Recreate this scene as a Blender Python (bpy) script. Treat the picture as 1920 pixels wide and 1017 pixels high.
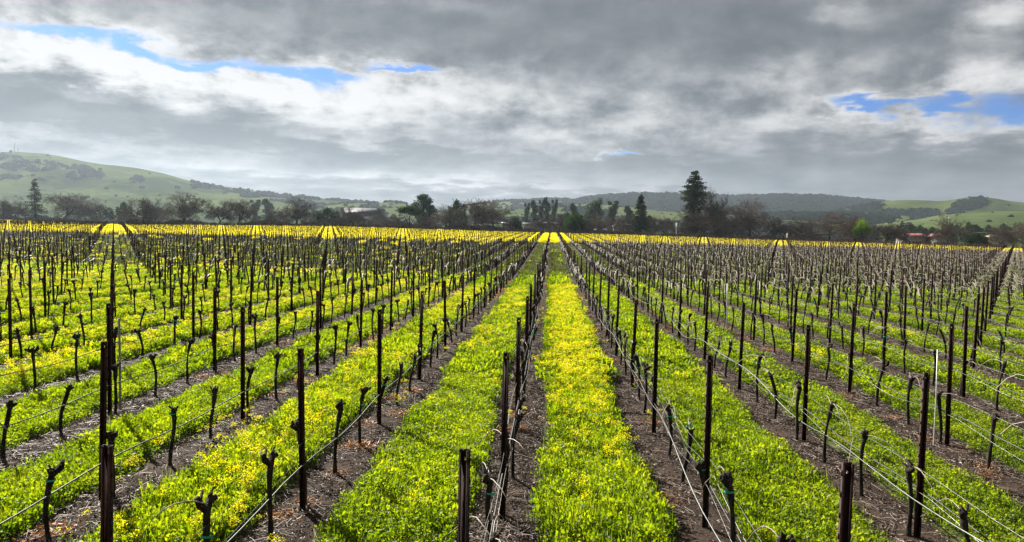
import bpy, math, random
import numpy as np
from mathutils import Matrix, Vector, Euler

rnd = random.Random(11)
RS = np.random.RandomState(7)
sc = bpy.context.scene
col = sc.collection
for o in list(bpy.data.objects):
    bpy.data.objects.remove(o)

# ------------------------------------------------------------------ camera
F, PIT, YAW, ROLL, EYE = 1386.3, 0.0562, 0.0523, 0.0228, 3.54
cy, sy = math.cos(YAW), math.sin(YAW)
right0 = Vector((cy, sy, 0)); fwd0 = Vector((-sy, cy, 0)); up0 = Vector((0, 0, 1))
fwd = (fwd0 * math.cos(PIT) - up0 * math.sin(PIT)).normalized()
upc = (up0 * math.cos(PIT) + fwd0 * math.sin(PIT)).normalized()
cr, sr = math.cos(ROLL), math.sin(ROLL)
rx = right0 * cr + upc * sr
uy = upc * cr - right0 * sr
cam_d = bpy.data.cameras.new('camera'); cam = bpy.data.objects.new('camera', cam_d); col.objects.link(cam)
cam_d.sensor_width = 36; cam_d.lens = F / 1920 * 36
cam_d.clip_start = 0.1; cam_d.clip_end = 20000
M = Matrix.Identity(4)
for i in range(3):
    M[i][0] = rx[i]; M[i][1] = uy[i]; M[i][2] = -fwd[i]
M[0][3] = 0; M[1][3] = 0; M[2][3] = EYE
cam.matrix_world = M
sc.camera = cam

def px_dir(x, y):            # photo pixel -> direction
    return (rx * ((x - 960) / F) - uy * ((y - 508.5) / F) + fwd).normalized()
def az_el(x, y):
    d = px_dir(x, y)
    return math.atan2(d.x, d.y), math.asin(d.z)
def horizon(px): return 430.5 + (px - 960) * ROLL
def px_X(px, Y):             # lateral position of a photo column at row distance Y
    return Y * math.tan(math.atan((px - 960) / F) - YAW)
def depth(X, Y): return -sy * X + cy * Y
def px_h(px, py, Y):         # height of a photo point at row distance Y
    return EYE + (horizon(px) - py) * depth(px_X(px, Y), Y) / F
def project(X, Y, Z):
    X = np.asarray(X, float); Y = np.asarray(Y, float); Z = np.asarray(Z, float) - EYE
    zf = X * fwd.x + Y * fwd.y + Z * fwd.z
    u = X * rx.x + Y * rx.y + Z * rx.z
    v = X * uy.x + Y * uy.y + Z * uy.z
    zf = np.where(zf < .2, .2, zf)
    return 960 + F * u / zf, 508.5 - F * v / zf, zf

# ------------------------------------------------------------------ sky, sun, exposure
SUN_AZ, SUN_EL = math.radians(-42), math.radians(30)
world = bpy.data.worlds.new('World'); sc.world = world; world.use_nodes = True
NT = world.node_tree; NT.nodes.clear()
EXPO = 1.65
sc.view_settings.view_transform = 'Standard'; sc.view_settings.look = 'None'
sc.view_settings.gamma = 1; sc.view_settings.use_curve_mapping = False
sc.view_settings.exposure = EXPO
def mk(nt, t, **kw):
    n = nt.nodes.new(t)
    for k, v in kw.items(): setattr(n, k, v)
    return n
def link(nt, a, b): nt.links.new(a, b)
class X:
    """tiny arithmetic wrapper over math nodes"""
    nt = None
    def __init__(s, sock): s.s = sock
    @staticmethod
    def op(o, *a, clamp=False):
        n = X.nt.nodes.new('ShaderNodeMath'); n.operation = o; n.use_clamp = clamp
        for i, v in enumerate(a):
            if isinstance(v, X): X.nt.links.new(v.s, n.inputs[i])
            else: n.inputs[i].default_value = v
        return X(n.outputs[0])
    def __add__(s, o): return X.op('ADD', s, o)
    __radd__ = __add__
    def __sub__(s, o): return X.op('SUBTRACT', s, o)
    def __rsub__(s, o): return X.op('SUBTRACT', o, s)
    def __mul__(s, o): return X.op('MULTIPLY', s, o)
    __rmul__ = __mul__
    def __truediv__(s, o): return X.op('DIVIDE', s, o)
def ramp01(v, lo, hi):
    n = X.nt.nodes.new('ShaderNodeMapRange'); n.interpolation_type = 'SMOOTHSTEP'
    X.nt.links.new(v.s, n.inputs[0])
    n.inputs[1].default_value = lo; n.inputs[2].default_value = hi
    return X(n.outputs[0])
def noise(nt, vec, scale, detail=6, rough=.55, dist=0.0, out=0):
    n = nt.nodes.new('ShaderNodeTexNoise'); nt.links.new(vec, n.inputs['Vector'])
    n.inputs['Scale'].default_value = scale; n.inputs['Detail'].default_value = detail
    n.inputs['Roughness'].default_value = rough; n.inputs['Distortion'].default_value = dist
    return n.outputs[out]
def mixc(nt, fac, a, b, blend='MIX'):
    n = nt.nodes.new('ShaderNodeMix'); n.data_type = 'RGBA'; n.blend_type = blend
    if isinstance(fac, (int, float)): n.inputs[0].default_value = fac
    else: nt.links.new(fac, n.inputs[0])
    for i, v in ((6, a), (7, b)):
        if isinstance(v, tuple): n.inputs[i].default_value = (v + (1,))[:4]
        else: nt.links.new(v, n.inputs[i])
    return n.outputs[2]

def build_sky():
    nt = NT; X.nt = nt
    sky = mk(nt, 'ShaderNodeTexSky', sky_type='NISHITA', sun_disc=False)
    sky.sun_elevation = SUN_EL; sky.sun_rotation = SUN_AZ % (2 * math.pi)
    sky.air_density = 1.0; sky.dust_density = .3; sky.ozone_density = 2.0
    tc = mk(nt, 'ShaderNodeTexCoord')
    sep = mk(nt, 'ShaderNodeSeparateXYZ'); link(nt, tc.outputs['Generated'], sep.inputs[0])
    dx, dy, dz = (X(sep.outputs[i]) for i in range(3))
    az = X.op('ARCTAN2', dx, dy); el = X.op('ARCSINE', dz)
    zz = X.op('MAXIMUM', dz, 0.0) + 0.11
    comb = mk(nt, 'ShaderNodeCombineXYZ'); link(nt, (dx / zz).s, comb.inputs[0]); link(nt, (dy / zz).s, comb.inputs[1])
    P = comb.outputs[0]
    # angular coordinates for billows and for placing the cloud banks
    ca = mk(nt, 'ShaderNodeCombineXYZ'); link(nt, az.s, ca.inputs[0]); link(nt, (el * 1.7).s, ca.inputs[1])
    A = ca.outputs[0]
    big = X(noise(nt, P, 1.1, 7, .55, .15))
    med = X(noise(nt, P, 2.9, 8, .58, .12))
    fine = X(noise(nt, A, 9.0, 10, .6, .12))
    wisp = X(noise(nt, A, 26.0, 6, .6, .1))
    w2 = mk(nt, 'ShaderNodeVectorMath', operation='ADD'); link(nt, A, w2.inputs[0]); w2.inputs[1].default_value = (-.022, .03, 0)
    fine2 = X(noise(nt, w2.outputs[0], 9.0, 6, .55, .12))
    relief = (fine - fine2)                       # billow edges turned to the sun
    # warped angles so that the banks get torn edges
    azw = az + (fine - .5) * .10 + (med - .5) * .10
    elw = el + (fine2 - .5) * .040 + (med - .5) * .055 + (wisp - .5) * .014
    def spot(px, py, rxp, ryp, slope=0.0):
        a0, e0 = az_el(px, py)
        ra, re = rxp / F, ryp / F
        u = (azw - a0)
        v = (elw - e0) + u * slope
        u = u * (1 / ra); v = v * (1 / re)
        return X.op('EXPONENT', (u * u + v * v) * -1.0)
    # blue openings
    win = None
    for s in [(110, 66, 120, 15, 0.0), (260, 84, 90, 16, .1), (390, 112, 80, 16, .12), (520, 138, 120, 22, .13), (610, 144, 80, 17, 0), (760, 126, 90, 8, .0),
              (1900, 205, 130, 36, -.05), (1650, 192, 95, 13, .05), (1760, 205, 90, 22, .1), (1155, 291, 26, 4, 0)]:
        g = spot(*s)
        win = g if win is None else X.op('MAXIMUM', win, g)
    gaps = ramp01(big, .40, .30)                 # openings elsewhere in the sky
    inview = ramp01(X.op('ABSOLUTE', az + .05), .60, .80) + ramp01(el, .33, .50)
    win = win + gaps * X.op('MINIMUM', inview, 1.0) * .9
    blue = ramp01(win + (wisp - .5) * .7 + (fine - .5) * .8, .30, .95)
    # cloud brightness
    b = X(mk(nt, 'ShaderNodeValue').outputs[0]); b.s.default_value = .31
    for px, py, ra, re, sl, amp in [
        (1250, 10, 850, 95, -.02, -.10), (800, 60, 420, 50, .10, -.05), (1700, 50, 260, 70, 0, -.05), (1150, 130, 420, 45, 0, -.03),
        (60, 25, 230, 40, .1, .16), (60, 100, 190, 34, .16, .50), (240, 116, 130, 30, .05, .52), (420, 160, 200, 32, .2, .56), (660, 190, 200, 30, .12, .50),
        (720, 150, 110, 26, 0, .34), (870, 165, 130, 34, 0, .22), (1000, 215, 240, 50, 0, .14), (450, 118, 180, 10, .12, .16),
        (110, 155, 170, 14, .03, -.26), (60, 205, 260, 26, .02, -.22), (520, 260, 330, 30, .03, -.18), (860, 225, 110, 26, 0, -.20), (560, 205, 120, 12, .1, -.10),
        (120, 256, 260, 18, .03, .20), (700, 262, 320, 8, .03, .10), (620, 328, 320, 11, .02, .24), (1000, 345, 300, 12, .02, .14), (930, 300, 200, 12, 0, .10),
        (300, 310, 220, 12, .0, -.08), (800, 290, 320, 12, .02, -.10), (1180, 265, 130, 26, 0, .12), (1600, 245, 260, 22, .06, .12), (1560, 300, 380, 40, 0, -.06),
        (1260, 310, 110, 16, 0, -.12), (1420, 150, 200, 26, 0, .10), (1730, 175, 200, 22, -.12, .22), (1900, 130, 130, 26, -.2, .16),
        (1600, 16, 70, 22, .1, .26), (1915, 15, 70, 30, 0, .34), (820, 15, 130, 14, 0, .10), (1900, 300, 260, 50, 0, -.05)]:
        b = b + spot(px, py, ra, re, sl) * amp
    edge = ramp01(win + (wisp - .5) * .45 + (fine - .5) * .45, .08, .36)
    b = X.op('MAXIMUM', b + edge * .14, .15)
    lowsky = ramp01(el, .02, .16)
    calm = spot(1150, 30, 760, 85, 0.02)
    b = b - calm * .05 - (1.0 - lowsky) * .07 - ramp01(az, -.25, .35) * (1.0 - calm) * .03
    b = b * (1.0 + (1.0 - calm * .6) * ((med - .5) * (2.3 - lowsky * 1.25) + (big - .5) * .6 + (wisp - .5) * .45 + (fine - .5) * lowsky * .9 + relief * (lowsky * 2.6 + .9)))
    b = X.op('MINIMUM', X.op('MAXIMUM', b, .105), .97)
    cr_ = mk(nt, 'ShaderNodeValToRGB'); link(nt, b.s, cr_.inputs[0])
    e = cr_.color_ramp.elements
    e[0].position = .10; e[0].color = (.122, .138, .158, 1)
    e[1].position = .95; e[1].color = (.80, .80, .80, 1)
    for pos, c in ((.22, (.208, .224, .243)), (.38, (.37, .385, .40)), (.6, (.61, .617, .62))):
        n = e.new(pos); n.color = c + (1,)
    SKYS = .1
    k = SKY_GAIN / SKYS / (2 ** EXPO)
    cl = mk(nt, 'ShaderNodeVectorMath', operation='SCALE'); link(nt, cr_.outputs[0], cl.inputs[0]); cl.inputs['Scale'].default_value = k
    bl = mixc(nt, 1.0, sky.outputs[0], BLUE_TINT, 'MULTIPLY')
    out = mixc(nt, blue.s, cl.outputs[0], bl)
    bg = mk(nt, 'ShaderNodeBackground'); link(nt, out, bg.inputs[0]); bg.inputs[1].default_value = SKYS
    wo = mk(nt, 'ShaderNodeOutputWorld'); link(nt, bg.outputs[0], wo.inputs[0])
SKY_GAIN = 1.0
BLUE_TINT = (.095, .185, .36)
build_sky()
sun_d = bpy.data.lights.new('sun', 'SUN'); sun = bpy.data.objects.new('sun', sun_d); col.objects.link(sun)
sun_d.energy = 5.0; sun_d.angle = math.radians(.5); sun_d.color = (1, .95, .86)
sv = Vector((math.sin(SUN_AZ) * math.cos(SUN_EL), math.cos(SUN_AZ) * math.cos(SUN_EL), math.sin(SUN_EL)))
sun.rotation_euler = sv.to_track_quat('Z', 'Y').to_euler()
sc.render.engine = 'CYCLES'
sc.cycles.use_denoising = True
sc.cycles.max_bounces = 6; sc.cycles.transmission_bounces = 4; sc.cycles.diffuse_bounces = 3
sc.cycles.volume_bounces = 0; sc.cycles.transparent_max_bounces = 8
sc.cycles.sample_clamp_indirect = 6

# ------------------------------------------------------------------ field layout and terrain
SP, X0, Z0, DZ = 2.44, -0.5237, 4.744, 4.012
VD = DZ / 3
RX = [-600, -420, -310, -240, -209, -147, -110, -85, -46, -14, 32, 78, 134, 163, 220, 400]
RH = [1.2, 1.7, 1.7, .7, .5, 1.4, 2.0, 2.35, 2.15, 1.85, 1.65, 1.0, .6, -.3, -.8, -1.6]
def vnoise(x, y, seed=0):
    x = np.asarray(x, float) + seed * 17.31; y = np.asarray(y, float) + seed * 9.77
    xi = np.floor(x); yi = np.floor(y); fx = x - xi; fy = y - yi
    fx = fx * fx * (3 - 2 * fx); fy = fy * fy * (3 - 2 * fy)
    def h(a, b):
        s = np.sin(a * 127.1 + b * 311.7 + seed * 74.7) * 43758.5453
        return s - np.floor(s)
    return (h(xi, yi) * (1 - fx) + h(xi + 1, yi) * fx) * (1 - fy) + (h(xi, yi + 1) * (1 - fx) + h(xi + 1, yi + 1) * fx) * fy
def fbm(x, y, seed=0, o=4):
    a, s, t = .5, 0, 0
    for i in range(o):
        s = s + a * vnoise(np.asarray(x) * 2 ** i, np.asarray(y) * 2 ** i, seed + i); t += a; a *= .5
    return s / t
def stripe_pos(x):             # 0 at a vine row, .5 in the middle of the alley
    return (x - X0) / SP - np.floor((x - X0) / SP)
def ground(x, y):
    x = np.asarray(x, float); y = np.asarray(y, float)
    t = np.clip((y - 80) / 190, 0, 1)
    g = np.interp(x, RX, RH) * t - .22 * np.exp(-((y - 62) / 28) ** 2)
    near = np.clip((70 - y) / 40, 0, 1) * (y > -8)
    p = stripe_pos(x); d = np.minimum(p, 1 - p) * SP
    g = g + near * (.05 * np.exp(-(d / .33) ** 2) + .035 * (fbm(x * 1.3, y * .6, 3) - .5) - .03 * np.exp(-((d - .42) / .08) ** 2))
    return g
def y_end(x): return np.where(np.asarray(x) > -168, 272.0, 400.0)

def grid_mesh(name, xs, ys, hf):
    gx, gy = np.meshgrid(xs, ys); z = hf(gx, gy)
    v = np.stack([gx, gy, z], -1).reshape(-1, 3)
    ny, nx = gx.shape
    i = np.arange((ny - 1) * (nx - 1)); r = i // (nx - 1); c = i % (nx - 1); a = r * nx + c
    f = np.stack([a, a + 1, a + nx + 1, a + nx], -1)
    return np_mesh(name, v, f)
def np_mesh(name, v, f, mats=(), mi=None, attr=None, smooth=False):
    """v (n,3), f (m,k) array or list of such arrays"""
    me = bpy.data.meshes.new(name)
    fs = f if isinstance(f, list) else [f]
    fs = [a for a in fs if len(a)]
    loops = np.concatenate([a.reshape(-1) for a in fs]).astype(np.int32)
    sizes = np.concatenate([np.full(len(a), a.shape[1]) for a in fs])
    starts = np.concatenate([[0], np.cumsum(sizes)[:-1]]).astype(np.int32)
    me.vertices.add(len(v)); me.vertices.foreach_set('co', np.asarray(v, np.float32).reshape(-1))
    me.loops.add(len(loops)); me.loops.foreach_set('vertex_index', loops)
    me.polygons.add(len(starts)); me.polygons.foreach_set('loop_start', starts)
    for m in mats: me.materials.append(m)
    if mi is not None: me.polygons.foreach_set('material_index', np.asarray(mi, np.int32))
    if attr is not None:
        a = me.attributes.new('tint', 'FLOAT', 'POINT'); a.data.foreach_set('value', np.asarray(attr, np.float32))
    me.update(calc_edges=True)
    if smooth: me.polygons.foreach_set('use_smooth', np.ones(len(starts), bool))
    me.validate()
    return me
def add(name, me, parent=None, mat=None, **props):
    o = bpy.data.objects.new(name, me); col.objects.link(o)
    if mat is not None and me is not None and not len(me.materials): me.materials.append(mat)
    if parent is not None: o.parent = parent
    for k, v in props.items(): o[k] = v
    return o
def empty(name, loc=(0, 0, 0), rz=0, scale=(1, 1, 1), **props):
    o = bpy.data.objects.new(name, None); col.objects.link(o)
    o.location = loc; o.rotation_euler = (0, 0, rz); o.scale = scale; o.empty_display_size = .2
    for k, v in props.items(): o[k] = v
    return o

# ------------------------------------------------------------------ materials
def new_mat(name):
    m = bpy.data.materials.new(name); m.use_nodes = True
    nt = m.node_tree; nt.nodes.clear(); X.nt = nt
    out = mk(nt, 'ShaderNodeOutputMaterial')
    return m, nt, out
def simple(name, c1, c2=None, scale=8, rough=.8, metal=0, spec=.3, bump=0, coords='Object', perobj=.15, stretch=None):
    m, nt, out = new_mat(name)
    b = mk(nt, 'ShaderNodeBsdfPrincipled'); link(nt, b.outputs[0], out.inputs[0])
    b.inputs['Roughness'].default_value = rough; b.inputs['Metallic'].default_value = metal
    b.inputs['Specular IOR Level'].default_value = spec
    tc = mk(nt, 'ShaderNodeTexCoord'); v = tc.outputs[coords]
    if stretch:
        mp = mk(nt, 'ShaderNodeMapping'); link(nt, v, mp.inputs[0]); mp.inputs['Scale'].default_value = stretch; v = mp.outputs[0]
    n = noise(nt, v, scale, 5, .6)
    c = mixc(nt, ramp01(X(n), .35, .65).s, c1, c2 or c1)
    oi = mk(nt, 'ShaderNodeObjectInfo')
    hs = mk(nt, 'ShaderNodeHueSaturation'); link(nt, c, hs.inputs['Color'])
    link(nt, (X(oi.outputs['Random']) * (2 * perobj) + (1 - perobj)).s, hs.inputs['Value'])
    link(nt, hs.outputs[0], b.inputs['Base Color'])
    if bump:
        bp = mk(nt, 'ShaderNodeBump'); bp.inputs['Strength'].default_value = bump; bp.inputs['Distance'].default_value = .02
        link(nt, n, bp.inputs['Height']); link(nt, bp.outputs[0], b.inputs['Normal'])
    return m
def leafy(name, stops, trans=.5, tcol=(1.0, 1.25, .35), rough=.55, patch=0.12, spec=.35, tgain=1.0):
    """leaf colour from the per leaf tint attribute, light passes through the blade"""
    m, nt, out = new_mat(name)
    at = mk(nt, 'ShaderNodeAttribute', attribute_name='tint')
    oi = mk(nt, 'ShaderNodeObjectInfo')
    geo = mk(nt, 'ShaderNodeNewGeometry')
    pn = X(noise(nt, geo.outputs['Position'], .55, 4, .6))
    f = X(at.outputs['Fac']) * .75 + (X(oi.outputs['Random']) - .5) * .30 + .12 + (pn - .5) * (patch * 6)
    cr_ = mk(nt, 'ShaderNodeValToRGB'); link(nt, f.s, cr_.inputs[0])
    e = cr_.color_ramp.elements
    e[0].position, e[0].color = stops[0][0], stops[0][1] + (1,)
    e[1].position, e[1].color = stops[-1][0], stops[-1][1] + (1,)
    for p, c in stops[1:-1]:
        n = e.new(p); n.color = c + (1,)
    b = mk(nt, 'ShaderNodeBsdfPrincipled'); b.inputs['Roughness'].default_value = rough
    b.inputs['Specular IOR Level'].default_value = spec
    link(nt, cr_.outputs[0], b.inputs['Base Color'])
    t = mk(nt, 'ShaderNodeBsdfTranslucent')
    link(nt, mixc(nt, 1.0, cr_.outputs[0], tuple(c * tgain for c in tcol), 'MULTIPLY'), t.inputs[0])
    ms = mk(nt, 'ShaderNodeMixShader'); ms.inputs[0].default_value = trans
    link(nt, b.outputs[0], ms.inputs[1]); link(nt, t.outputs[0], ms.inputs[2]); link(nt, ms.outputs[0], out.inputs[0])
    return m
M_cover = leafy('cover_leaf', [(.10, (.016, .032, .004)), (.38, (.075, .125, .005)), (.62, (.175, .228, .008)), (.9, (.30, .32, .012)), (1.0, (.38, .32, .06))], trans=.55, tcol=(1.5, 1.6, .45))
M_dull = leafy('dry_cover_leaf', [(.05, (.022, .028, .011)), (.35, (.065, .074, .024)), (.6, (.115, .112, .045)), (1.0, (.20, .155, .10))], trans=.35)
M_petal = leafy('mustard_petal', [(0, (.68, .54, .006)), (.5, (.80, .68, .008)), (1, (.86, .76, .02))], trans=.45, tcol=(1.1, 1.18, .4), patch=0, spec=.15)
M_orange = leafy('dry_weed_leaf', [(0, (.20, .09, .03)), (.6, (.42, .20, .07)), (1, (.6, .36, .16))], trans=.3, tcol=(1.1, .9, .5), patch=0)
M_chip = leafy('litter_leaf', [(0, (.016, .010, .008)), (.5, (.050, .034, .026)), (.8, (.22, .165, .13)), (1, (.48, .40, .34))], trans=.12, tcol=(1, .9, .7), patch=.02, rough=.6)
M_steel = simple('rusted_steel', (.014, .0055, .004), (.042, .014, .008), 14, .75, .25, .3, .4, stretch=(1, 1, .35))
M_bark = simple('vine_bark', (.014, .011, .009), (.042, .032, .026), 22, .95, 0, .15, .8, stretch=(1, 1, .25))
M_cane = simple('vine_cane', (.16, .125, .09), (.32, .26, .20), 30, .5, 0, .4, .2)
M_tape = simple('green_tape', (.01, .32, .22), (.02, .40, .28), 5, .5)
M_hose = simple('black_hose', (.008, .008, .009), (.014, .014, .014), 4, .5, 0, .4)
M_wire = simple('zinc_wire', (.17, .17, .17), (.25, .25, .24), 9, .35, .85, .5)
M_stake = simple('pale_stake', (.42, .42, .42), (.6, .6, .58), 9, .5, .2)
M_wood = simple('weathered_wood', (.10, .075, .055), (.18, .14, .11), 9, .85, stretch=(1, 1, .2))
M_tbark = simple('oak_bark', (.016, .013, .011), (.034, .028, .024), 1.5, .95, 0, .1)
M_twig = simple('oak_twig', (.062, .046, .038), (.100, .076, .062), .5, .9, 0, .1, perobj=.25)
M_twigt = simple('russet_twig', (.050, .033, .025), (.080, .053, .038), .5, .9, 0, .1, perobj=.2)
M_ever = leafy('evergreen_leaf', [(0, (.008, .020, .010)), (.5, (.022, .048, .018)), (1, (.055, .09, .03))], trans=.2, spec=.03, rough=.9, patch=.03)
M_conif = leafy('conifer_needle', [(0, (.010, .020, .010)), (.5, (.028, .046, .020)), (1, (.08, .075, .035))], trans=.12, spec=.03, rough=.9, patch=.03)
M_euc = leafy('eucalypt_leaf', [(0, (.016, .034, .026)), (.5, (.036, .062, .044)), (1, (.07, .095, .06))], trans=.2, spec=.03, rough=.9, patch=.03)
M_lime = leafy('spring_leaf', [(0, (.07, .12, .015)), (.5, (.14, .22, .02)), (1, (.24, .30, .04))], trans=.4, spec=.03, rough=.9, patch=.03)
M_far = leafy('far_woodland', [(0, (.008, .014, .011)), (.5, (.016, .026, .018)), (1, (.03, .044, .022))], trans=.1, spec=.03, rough=.9, patch=0)
M_roof = simple('corrugated_iron', (.075, .08, .09), (.105, .11, .12), .4, .7, 0, .3, 0, stretch=(8, .4, 1))
M_barnw = simple('barn_board', (.13, .12, .10), (.22, .20, .17), 1.5, .85, stretch=(6, 6, .3))
M_dark = simple('dark_opening', (.015, .015, .016), None, 2, .6)
M_red = simple('red_tile', (.24, .075, .08), (.30, .11, .11), .8, .75)
M_cream = simple('cream_wall', (.17, .155, .125), (.21, .19, .155), .5, .8)
M_white = simple('white_paint', (.50, .50, .49), (.56, .56, .55), .5, .6)
M_glass = simple('window_glass', (.03, .035, .04), None, 2, .12, 0, .6)
M_tan = simple('tan_board', (.30, .22, .16), (.36, .27, .2), 1, .8)

def soil_material():
    m, nt, out = new_mat('vineyard_ground')
    b = mk(nt, 'ShaderNodeBsdfPrincipled'); link(nt, b.outputs[0], out.inputs[0])
    b.inputs['Roughness'].default_value = .95; b.inputs['Specular IOR Level'].default_value = .1
    tc = mk(nt, 'ShaderNodeTexCoord'); P = tc.outputs['Object']
    sp = mk(nt, 'ShaderNodeSeparateXYZ'); link(nt, P, sp.inputs[0])
    x, y = X(sp.outputs[0]), X(sp.outputs[1])
    n1 = noise(nt, P, 1.4, 8, .65); n2 = noise(nt, P, 34, 5, .7); n3 = noise(nt, P, .22, 4, .5)
    soil = mixc(nt, ramp01(X(n1), .35, .7).s, (.028, .0185, .0135), (.064, .043, .031))
    soil = mixc(nt, ramp01(X(n2), .52, .70).s, soil, (.115, .084, .066))
    soil = mixc(nt, (ramp01(X(n2), .48, .36) * .8).s, soil, (.022, .016, .012))
    dist = ramp01(y, 70, 150)
    green = mixc(nt, ramp01(X(n1), .3, .7).s, (.055, .085, .012), (.12, .16, .03))
    p = X.op('FRACT', (x - X0) / SP + 100.0); dd = X.op('ABSOLUTE', p - .5)
    strip = ramp01(dd + (X(n1) - .5) * .08, .34, .28)
    strip = strip * ramp01(X(n2) + X(n1), .75, 1.1)
    c = mixc(nt, (strip * .75).s, soil, green)
    far = mixc(nt, ramp01(X(noise(nt, P, .012, 6, .6)), .38, .62).s, (.06, .095, .02), (.12, .15, .045))
    isfield = ramp01(y, 275, 285)
    lefty = ramp01(x, -172, -168) + ramp01(y, 402, 406)
    c = mixc(nt, (isfield * X.op('MINIMUM', lefty, 1.0)).s, c, far)
    link(nt, c, b.inputs['Base Color'])
    bp = mk(nt, 'ShaderNodeBump'); bp.inputs['Strength'].default_value = .9; bp.inputs['Distance'].default_value = .03
    link(nt, (X(n2) + X(n1) * 1.2).s, bp.inputs['Height']); link(nt, bp.outputs[0], b.inputs['Normal'])
    return m
xs = np.concatenate([-np.geomspace(4500, 14, 110), np.arange(-13.9, 14, .12), np.geomspace(14.1, 4500, 110)])
ys = np.concatenate([np.linspace(-900, -12, 14), np.arange(-8, 3, 1.0), np.arange(3, 26, .11), np.geomspace(26.2, 120, 110), np.linspace(122, 420, 80), np.geomspace(440, 4300, 24)])
me = grid_mesh('field_ground', xs, ys, ground)
add('field_ground', me, mat=soil_material(), kind='structure')

# ------------------------------------------------------------------ instancing of uncountable growth
protos = {}
def proto_collection(name, meshes):
    c = bpy.data.collections.new(name)
    for i, me in enumerate(meshes):
        o = bpy.data.objects.new('%s_%02d' % (name, i), me); c.objects.link(o)
    return c
def scatter(name, coll, n_var, pts, rot, scl, idx=None, parent=None, **props):
    me = bpy.data.meshes.new(name)
    n = len(pts); me.vertices.add(n); me.vertices.foreach_set('co', np.asarray(pts, np.float32).reshape(-1))
    if idx is None: idx = RS.randint(0, n_var, n)
    for nm, ty, key, arr in (('rot', 'FLOAT_VECTOR', 'vector', rot), ('scl', 'FLOAT_VECTOR', 'vector', scl), ('idx', 'INT', 'value', idx)):
        a = me.attributes.new(nm, ty, 'POINT')
        a.data.foreach_set(key, np.asarray(arr, np.int32 if ty == 'INT' else np.float32).reshape(-1))
    o = add(name, me, parent, **props)
    g = bpy.data.node_groups.new(name, 'GeometryNodeTree')
    g.interface.new_socket('Geometry', in_out='INPUT', socket_type='NodeSocketGeometry')
    g.interface.new_socket('Geometry', in_out='OUTPUT', socket_type='NodeSocketGeometry')
    gi = g.nodes.new('NodeGroupInput'); go = g.nodes.new('NodeGroupOutput')
    ci = g.nodes.new('GeometryNodeCollectionInfo'); ci.inputs[0].default_value = coll
    ci.inputs['Separate Children'].default_value = True; ci.inputs['Reset Children'].default_value = True
    ip = g.nodes.new('GeometryNodeInstanceOnPoints')
    g.links.new(gi.outputs[0], ip.inputs['Points']); g.links.new(ci.outputs[0], ip.inputs['Instance'])
    ip.inputs['Pick Instance'].default_value = True
    for nm, ty, sock in (('idx', 'INT', 'Instance Index'), ('rot', 'FLOAT_VECTOR', 'Rotation'), ('scl', 'FLOAT_VECTOR', 'Scale')):
        na = g.nodes.new('GeometryNodeInputNamedAttribute'); na.data_type = ty; na.inputs[0].default_value = nm
        g.links.new(na.outputs[0], ip.inputs[sock])
    g.links.new(ip.outputs[0], go.inputs[0])
    md = o.modifiers.new('scatter', 'NODES'); md.node_group = g
    return o

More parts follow.
